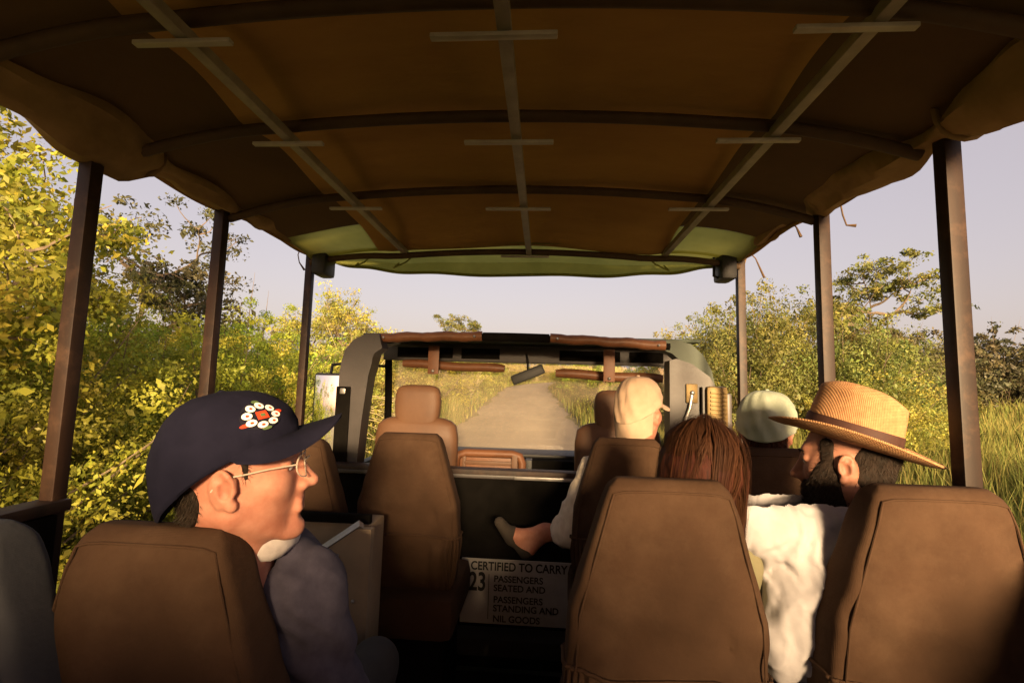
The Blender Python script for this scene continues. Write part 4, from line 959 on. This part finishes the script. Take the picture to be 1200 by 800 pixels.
hb_ = MB().grid(hat_tilt(rows), close=True).grid(hat_tilt([r-np.array([0, 0, .004]) for r in rows]), close=True).grid(hat_tilt([rows[-1], rows[-1]-np.array([0, 0, .004])]), close=True)
rows = []
for t in np.linspace(0, 1, 26):
    if t < .62:
        s = t/.62; a_, b_ = .104-.010*s**1.5, .088-.010*s**1.5; z = ZH+.120*s; x = b_*np.sin(th); y = -.008+a_*np.cos(th); zz = np.full_like(th, z)-.012*s*np.cos(th)*(-1)*.6
    else:
        s = (t-.62)/.38; rr = 1-s; a_, b_ = .094*rr+.006*rr*math.sin(s*3.14), .078*rr+.006*rr*math.sin(s*3.14); x = b_*np.sin(th); y = -.008+a_*np.cos(th)
        zz = ZH+.120+.022*math.sin(min(1, s*2.2)*1.57)*np.ones_like(th)+.0072*np.cos(th)*rr
        zz = zz-.034*np.exp(-(x/.024)**2)*np.clip(s*2, 0, 1)
    fr = np.clip((y-.01)/.08, 0, 1)*np.clip((t-.3)/.35, 0, 1); x = x*(1-.30*fr)
    rows.append(np.stack([x, y, zz], -1))
hat = p2.mb('straw_hat', MB().grid(hat_tilt(rows), close=True), 'straw'); p2.mb('hat_brim', hb_, 'straw', hat)
rows = [np.stack([(.0905-.0022*v)*np.sin(th), -.008+(.1065-.0022*v)*np.cos(th), ZH+.004+.042*v+0*th], -1) for v in np.linspace(0, 1, 5)]
p2.mb('hat_band', MB().grid(hat_tilt(rows), close=True), 'band', hat)
S = SDF(); S.ell((.80, 1.33, -.56), (.19, .125, .30), 0); S.cap((.64, 1.32, -.345), (.96, 1.32, -.36), .074, k=.07); S.ell((.80, 1.34, -.82), (.185, .14, .14), .06)
S.cap((.80, 1.31, -.36), (.80, 1.31, -.315), .070, .066, .05)
S.cap((.68, 1.30, -.335), (.50, 1.29, -.315), .080, .078, .05); S.cap((.50, 1.29, -.315), (.34, 1.35, -.34), .078, .058, .03)
S.cap((.68, 1.27, -.44), (.60, 1.27, -.60), .10, .085, .08)
S.cap((.97, 1.31, -.41), (1.0, 1.37, -.62), .070, .062, .05)
ncut = SDF().cap(p2.Hl((0, -.03, -.06)), p2.Hl((0, -.05, -.18)), .060)
def tee(P):
    d = S.eval(P); fold = wob(P, .0065, 27, .4, (1.5, .2, .7))+wob(P, .0035, 62, 2.2, (1.7, .3, -.8))+wob(P, .0015, 130, .7, (1.2, .4, .9)); return smax(d+fold, -ncut.eval(P), .006)
p2.sdf('tshirt', tee, (.24, 1.10, -1.0), (1.12, 1.52, -.27), .0075, 'tshirt')
T = SDF()
for s in (-1, 1): T.cap((.80+s*.09, 1.34, -.85), (.80+s*.11, 1.76, -.83), .082, .066, .04); T.cap((.80+s*.11, 1.76, -.83), (.80+s*.11, 1.72, -1.33), .062, .048, .03); T.cap((.80+s*.11, 1.70, -1.36), (.80+s*.115, 1.86, -1.365), .040, .034, .01)
p2.sdf('trousers', T.eval, (.56, 1.2, -1.40), (1.04, 1.92, -.72), .012, 'trouser')

# ---------------- woman with auburn hair
p3 = Person('woman with loose auburn hair seen from behind, leaning to the straw-hat man', (.36, 1.25, -.83), (.398, 1.285, -.212), 8, 0, 6, 1.0)
p3.sdf('body', head_sdf(neck_to=p3.L((.385, 1.30, -.42))).eval, (-.11, -.14, -.24), (.11, .15, .15), .0045, 'skin', head=True)
face_bits(p3)
HB = SDF(); HB.ell((0, -.018, .042), (.092, .106, .098), 0)
for s in (-1, 1): HB.cap((s*.066, -.01, .03), (s*.083, -.015, -.13), .040, .036, .04); HB.cap((s*.045, -.055, .02), (s*.06, -.07, -.15), .052, .040, .04)
HB.cap((0, -.06, .0), (0, -.085, -.16), .062, .045, .05); face_cut = SDF().ell((0, .125, -.02), (.068, .075, .13), 0)
hr = p3.sdf('hair', lambda P: smax(HB.eval(P)+wob(P, .0012, 120, .5, (1, 1, .12))+.004, -face_cut.eval(P), .01), (-.16, -.18, -.24), (.16, .12, .16), .0055, 'red', head=True)
r = np.random.default_rng(5); V = []; F = []
TT = []
for i in range(9000):
    th0 = r.uniform(math.radians(62), math.radians(298)); st = r.random(); L = r.uniform(.85, 1.12); pts = []
    lk_ = int(th0*9); wv, wf, wp = .004+.006*math.sin(lk_*12.9)**2+r.uniform(0, .002), 9+6*math.sin(lk_*7.1), lk_*2.3+r.normal()*.35; off = r.uniform(-.003, .009)+(r.random() < .03)*.012; cb = (.55+.55*r.random())*(.8+.4*math.sin(lk_*3.7)**2)
    for t in np.linspace(0, L, 11):
        ph = min(t/.42, 1)*1.25+.08*st
        if t < .42: q = np.array([(.092+off)*math.sin(ph)*math.sin(th0), -.018+(.106+off)*math.sin(ph)*math.cos(th0), .042+(.098+off)*math.cos(ph)])
        else:
            u_ = (t-.42)/.58; k_ = .95+.30*u_-.22*u_*u_
            q = np.array([(.092+off)*k_*math.sin(th0), -.018+(.104+off)*k_*math.cos(th0)*(1-.1*u_), .075-.30*u_+.0*t])
        q += np.array([wv*math.sin(wf*t+wp), wv*.6*math.cos(wf*t*1.1+wp), 0])*min(1, t*2); pts.append(q)
    tn = np.array([math.cos(th0), -math.sin(th0), 0])*r.uniform(.00035, .0007)
    o = len(V); TT += [(cb, cb*.9, cb*.9, 1)]*22
    for j, q in enumerate(pts): V += [q-tn*(1-.5*j/10), q+tn*(1-.5*j/10)]
    for j in range(10): F.append((o+2*j, o+2*j+1, o+2*j+3, o+2*j+2))
obj('hair_strands', mesh_np('hair_strands', p3.H(np.array(V)), np.array(F), MT['strand'], tint=np.array(TT)), hr)
S = SDF(); S.ell((.36, 1.31, -.56), (.165, .11, .27), 0); S.cap((.24, 1.30, -.405), (.50, 1.30, -.395), .058, k=.06); S.cap((.38, 1.29, -.36), (.39, 1.28, -.33), .06, k=.04); S.ell((.36, 1.32, -.80), (.175, .13, .13), .05)
arm_prims(S, (.215, 1.31, -.42), (.14, 1.36, -.66), (.22, 1.60, -.76), (.052, .044, .034)); arm_prims(S, (.50, 1.31, -.42), (.57, 1.38, -.66), (.48, 1.60, -.76), (.052, .044, .034))
p3.sdf('blouse', lambda P: S.eval(P)+wob(P, .003, 50, 1.2), (.04, 1.15, -.98), (.66, 1.68, -.29), .012, 'olivecloth')
T = SDF()
for s in (-1, 1): T.cap((.36+s*.085, 1.34, -.85), (.36+s*.10, 1.74, -.83), .078, .062, .04); T.cap((.36+s*.10, 1.74, -.83), (.36+s*.10, 1.70, -1.36), .058, .045, .03)
p3.sdf('trousers', T.eval, (.15, 1.2, -1.42), (.58, 1.84, -.74), .013, 'trouser')

# ---------------- beige cap, cream knit, foot resting across the knee
p4 = Person('passenger in beige cap and cream knit with one foot crossed into the aisle', (.40, 2.15, -.83), (.415, 2.12, -.095), -42, 0, 0, 1.02)
body = p4.sdf('body', head_sdf(neck_to=p4.L((.41, 2.16, -.36))).eval, (-.11, -.14, -.24), (.11, .15, .15), .0045, 'skin', head=True)
face_bits(p4)
RIM4 = (.010, .040, -.012)
cp = p4.mb('cap', cap_shape(.116, .095, .156, RIM4, yc=-.01, n=2.5, crease=.003, hugk=.04), 'beige'); p4.mb('cap_brim', cap_brim(.110, .091, RIM4, .07, -.1, .02, yc=-.01), 'beige', cp); p4.mb('cap_button', MB().sphere((0, -.01, .156), (.008, .008, .005), 10, 6), 'beige', cp)
rows = []
for v in np.linspace(0, 1, 9):
    a = np.linspace(RAD(105), RAD(255), 30); rows.append(np.stack([(.092-.006*v)*np.sin(a)+.002*np.sin(9*a), -.01+(.112-.012*v)*np.cos(a)-.004*np.sin(7*a)*v, rimz(a, *RIM4)-.002-.085*v+.004*np.sin(6*a)*v], -1))
p4.mb('neck_flap', MB().grid(rows).grid([r_*np.array([.975, .975, 1]) for r_ in rows]), 'beige', cp)
S = SDF(); S.ell((.40, 2.18, -.52), (.18, .12, .30), 0); S.cap((.25, 2.16, -.345), (.56, 2.16, -.345), .066, k=.07); S.cap((.41, 2.15, -.30), (.41, 2.14, -.265), .068, k=.05); S.ell((.40, 2.2, -.80), (.18, .14, .13), .05)
arm_prims(S, (.225, 2.14, -.365), (.115, 2.12, -.60), (.20, 2.34, -.70), (.070, .064, .046)); arm_prims(S, (.57, 2.14, -.365), (.66, 2.18, -.60), (.56, 2.40, -.72), (.070, .056, .044))
p4.sdf('knit_sweater', lambda P: S.eval(P)+wob(P, .004, 60, .6)+wob(P, .0025, 140, 1.5), (.0, 1.98, -.97), (.78, 2.48, -.22), .009, 'knit')
# crossed leg: shin running out over the aisle, then the foot with a slip-on shoe
ft = SDF(); ft.cap((.34, 2.30, -.665), (.02, 2.27, -.655), .050, .034, .02)
heel, toe = np.array((-.075, 2.25, -.745)), np.array((-.188, 2.24, -.612))
ft.cap((.02, 2.27, -.655), tuple(heel+np.array((.03, 0, .03))), .034, .032, .03); ft.cap(tuple(heel+np.array((.01, 0, .01))), tuple((heel+toe)/2+np.array((.012, 0, .008))), .030, .027, .03); ft.cap(tuple((heel+toe)/2), tuple(toe), .028, .018, .02)
ft.cap((-.02, 2.26, -.665), tuple((heel+toe)/2+np.array((.02, 0, .014))), .033, .024, .03)
p4.sdf('lower_leg', ft.eval, (-.25, 2.16, -.82), (.40, 2.38, -.56), .005, 'skin')
dv = (toe-heel)/np.linalg.norm(toe-heel); sole_n = np.array((-dv[2], 0, dv[0])); sole_n = sole_n if sole_n[0] < 0 else -sole_n
def shoe(P):
    d = ft.eval(P)-.006; q = P-heel; along = q@dv; hgt = q@(-sole_n); lim = np.where(along > .10, .05, np.where(along < .03, .045-.0*along, .006)); lim = np.interp(along, [-.05, 0, .035, .06, .09, .115, .2], [.030, .030, .010, .004, .012, .05, .06])
    return smax(d, hgt-lim, .004)
p4.sdf('shoe', shoe, (-.26, 2.16, -.82), (.0, 2.36, -.55), .005, 'shoe')
T = SDF(); T.cap((.32, 2.2, -.84), (.50, 2.56, -.74), .085, .07, .04); T.cap((.50, 2.56, -.74), (.31, 2.32, -.672), .068, .060, .03); T.cap((.50, 2.2, -.85), (.50, 2.48, -.86), .085, .068, .04); T.cap((.50, 2.44, -.86), (.50, 2.42, -1.36), .062, .046, .03)
p4.sdf('trousers', T.eval, (.2, 2.08, -1.42), (.64, 2.66, -.60), .013, 'trouser')

# ---------------- washed green cap
p5 = Person('passenger in washed green cap seen from behind beside the open window', (.80, 1.85, -.83), (.815, 1.83, -.130), -32, 0, 3, 1.0)
p5.sdf('body', head_sdf(neck_to=p5.L((.805, 1.88, -.38))).eval, (-.11, -.14, -.24), (.11, .15, .15), .0045, 'skin', head=True)
face_bits(p5)
RIM5 = (.006, .030, -.008)
cp = p5.mb('cap', cap_shape(.117, .099, .146, RIM5, yc=-.01, n=2.5, crease=.004, hugk=.04), 'mint'); p5.mb('cap_brim', cap_brim(.112, .097, RIM5, .07, .12, .012, yc=-.01), 'mint', cp); p5.mb('cap_button', MB().sphere((0, -.01, .146), (.008, .008, .005), 10, 6), 'mint', cp)
rg = SDF().ell((0, -.06, -.03), (.09, .07, .075), 0)
HR5 = p5.sdf('hair', region(head_sdf(ears=False), .006, rg, .004, noise=(.0025, 260)), (-.11, -.15, -.13), (.11, .08, .08), .0045, 'red', head=True)
fuzz(HR5, 2000, .02, .0005, 'strand', 4, down=.9, lift=.25)
S = SDF(); S.ell((.80, 1.90, -.54), (.17, .11, .29), 0); S.cap((.66, 1.88, -.37), (.94, 1.88, -.37), .060, k=.06); S.cap((.80, 1.87, -.33), (.81, 1.86, -.29), .060, k=.04); S.ell((.80, 1.92, -.80), (.175, .13, .13), .05)
arm_prims(S, (.64, 1.88, -.39), (.57, 1.93, -.63), (.65, 2.16, -.73), (.056, .046, .036)); arm_prims(S, (.93, 1.88, -.39), (.96, 1.93, -.63), (.92, 2.16, -.73), (.056, .046, .036))
p5.sdf('shirt', lambda P: S.eval(P)+wob(P, .003, 50, 1.2), (.46, 1.74, -.98), (1.06, 2.24, -.25), .012, 'olivecloth')
T = SDF()
for s in (-1, 1): T.cap((.80+s*.085, 1.93, -.85), (.80+s*.10, 2.30, -.83), .078, .062, .04); T.cap((.80+s*.10, 2.30, -.83), (.80+s*.10, 2.26, -1.36), .058, .045, .03)
p5.sdf('trousers', T.eval, (.58, 1.8, -1.42), (1.03, 2.40, -.74), .013, 'trouser')
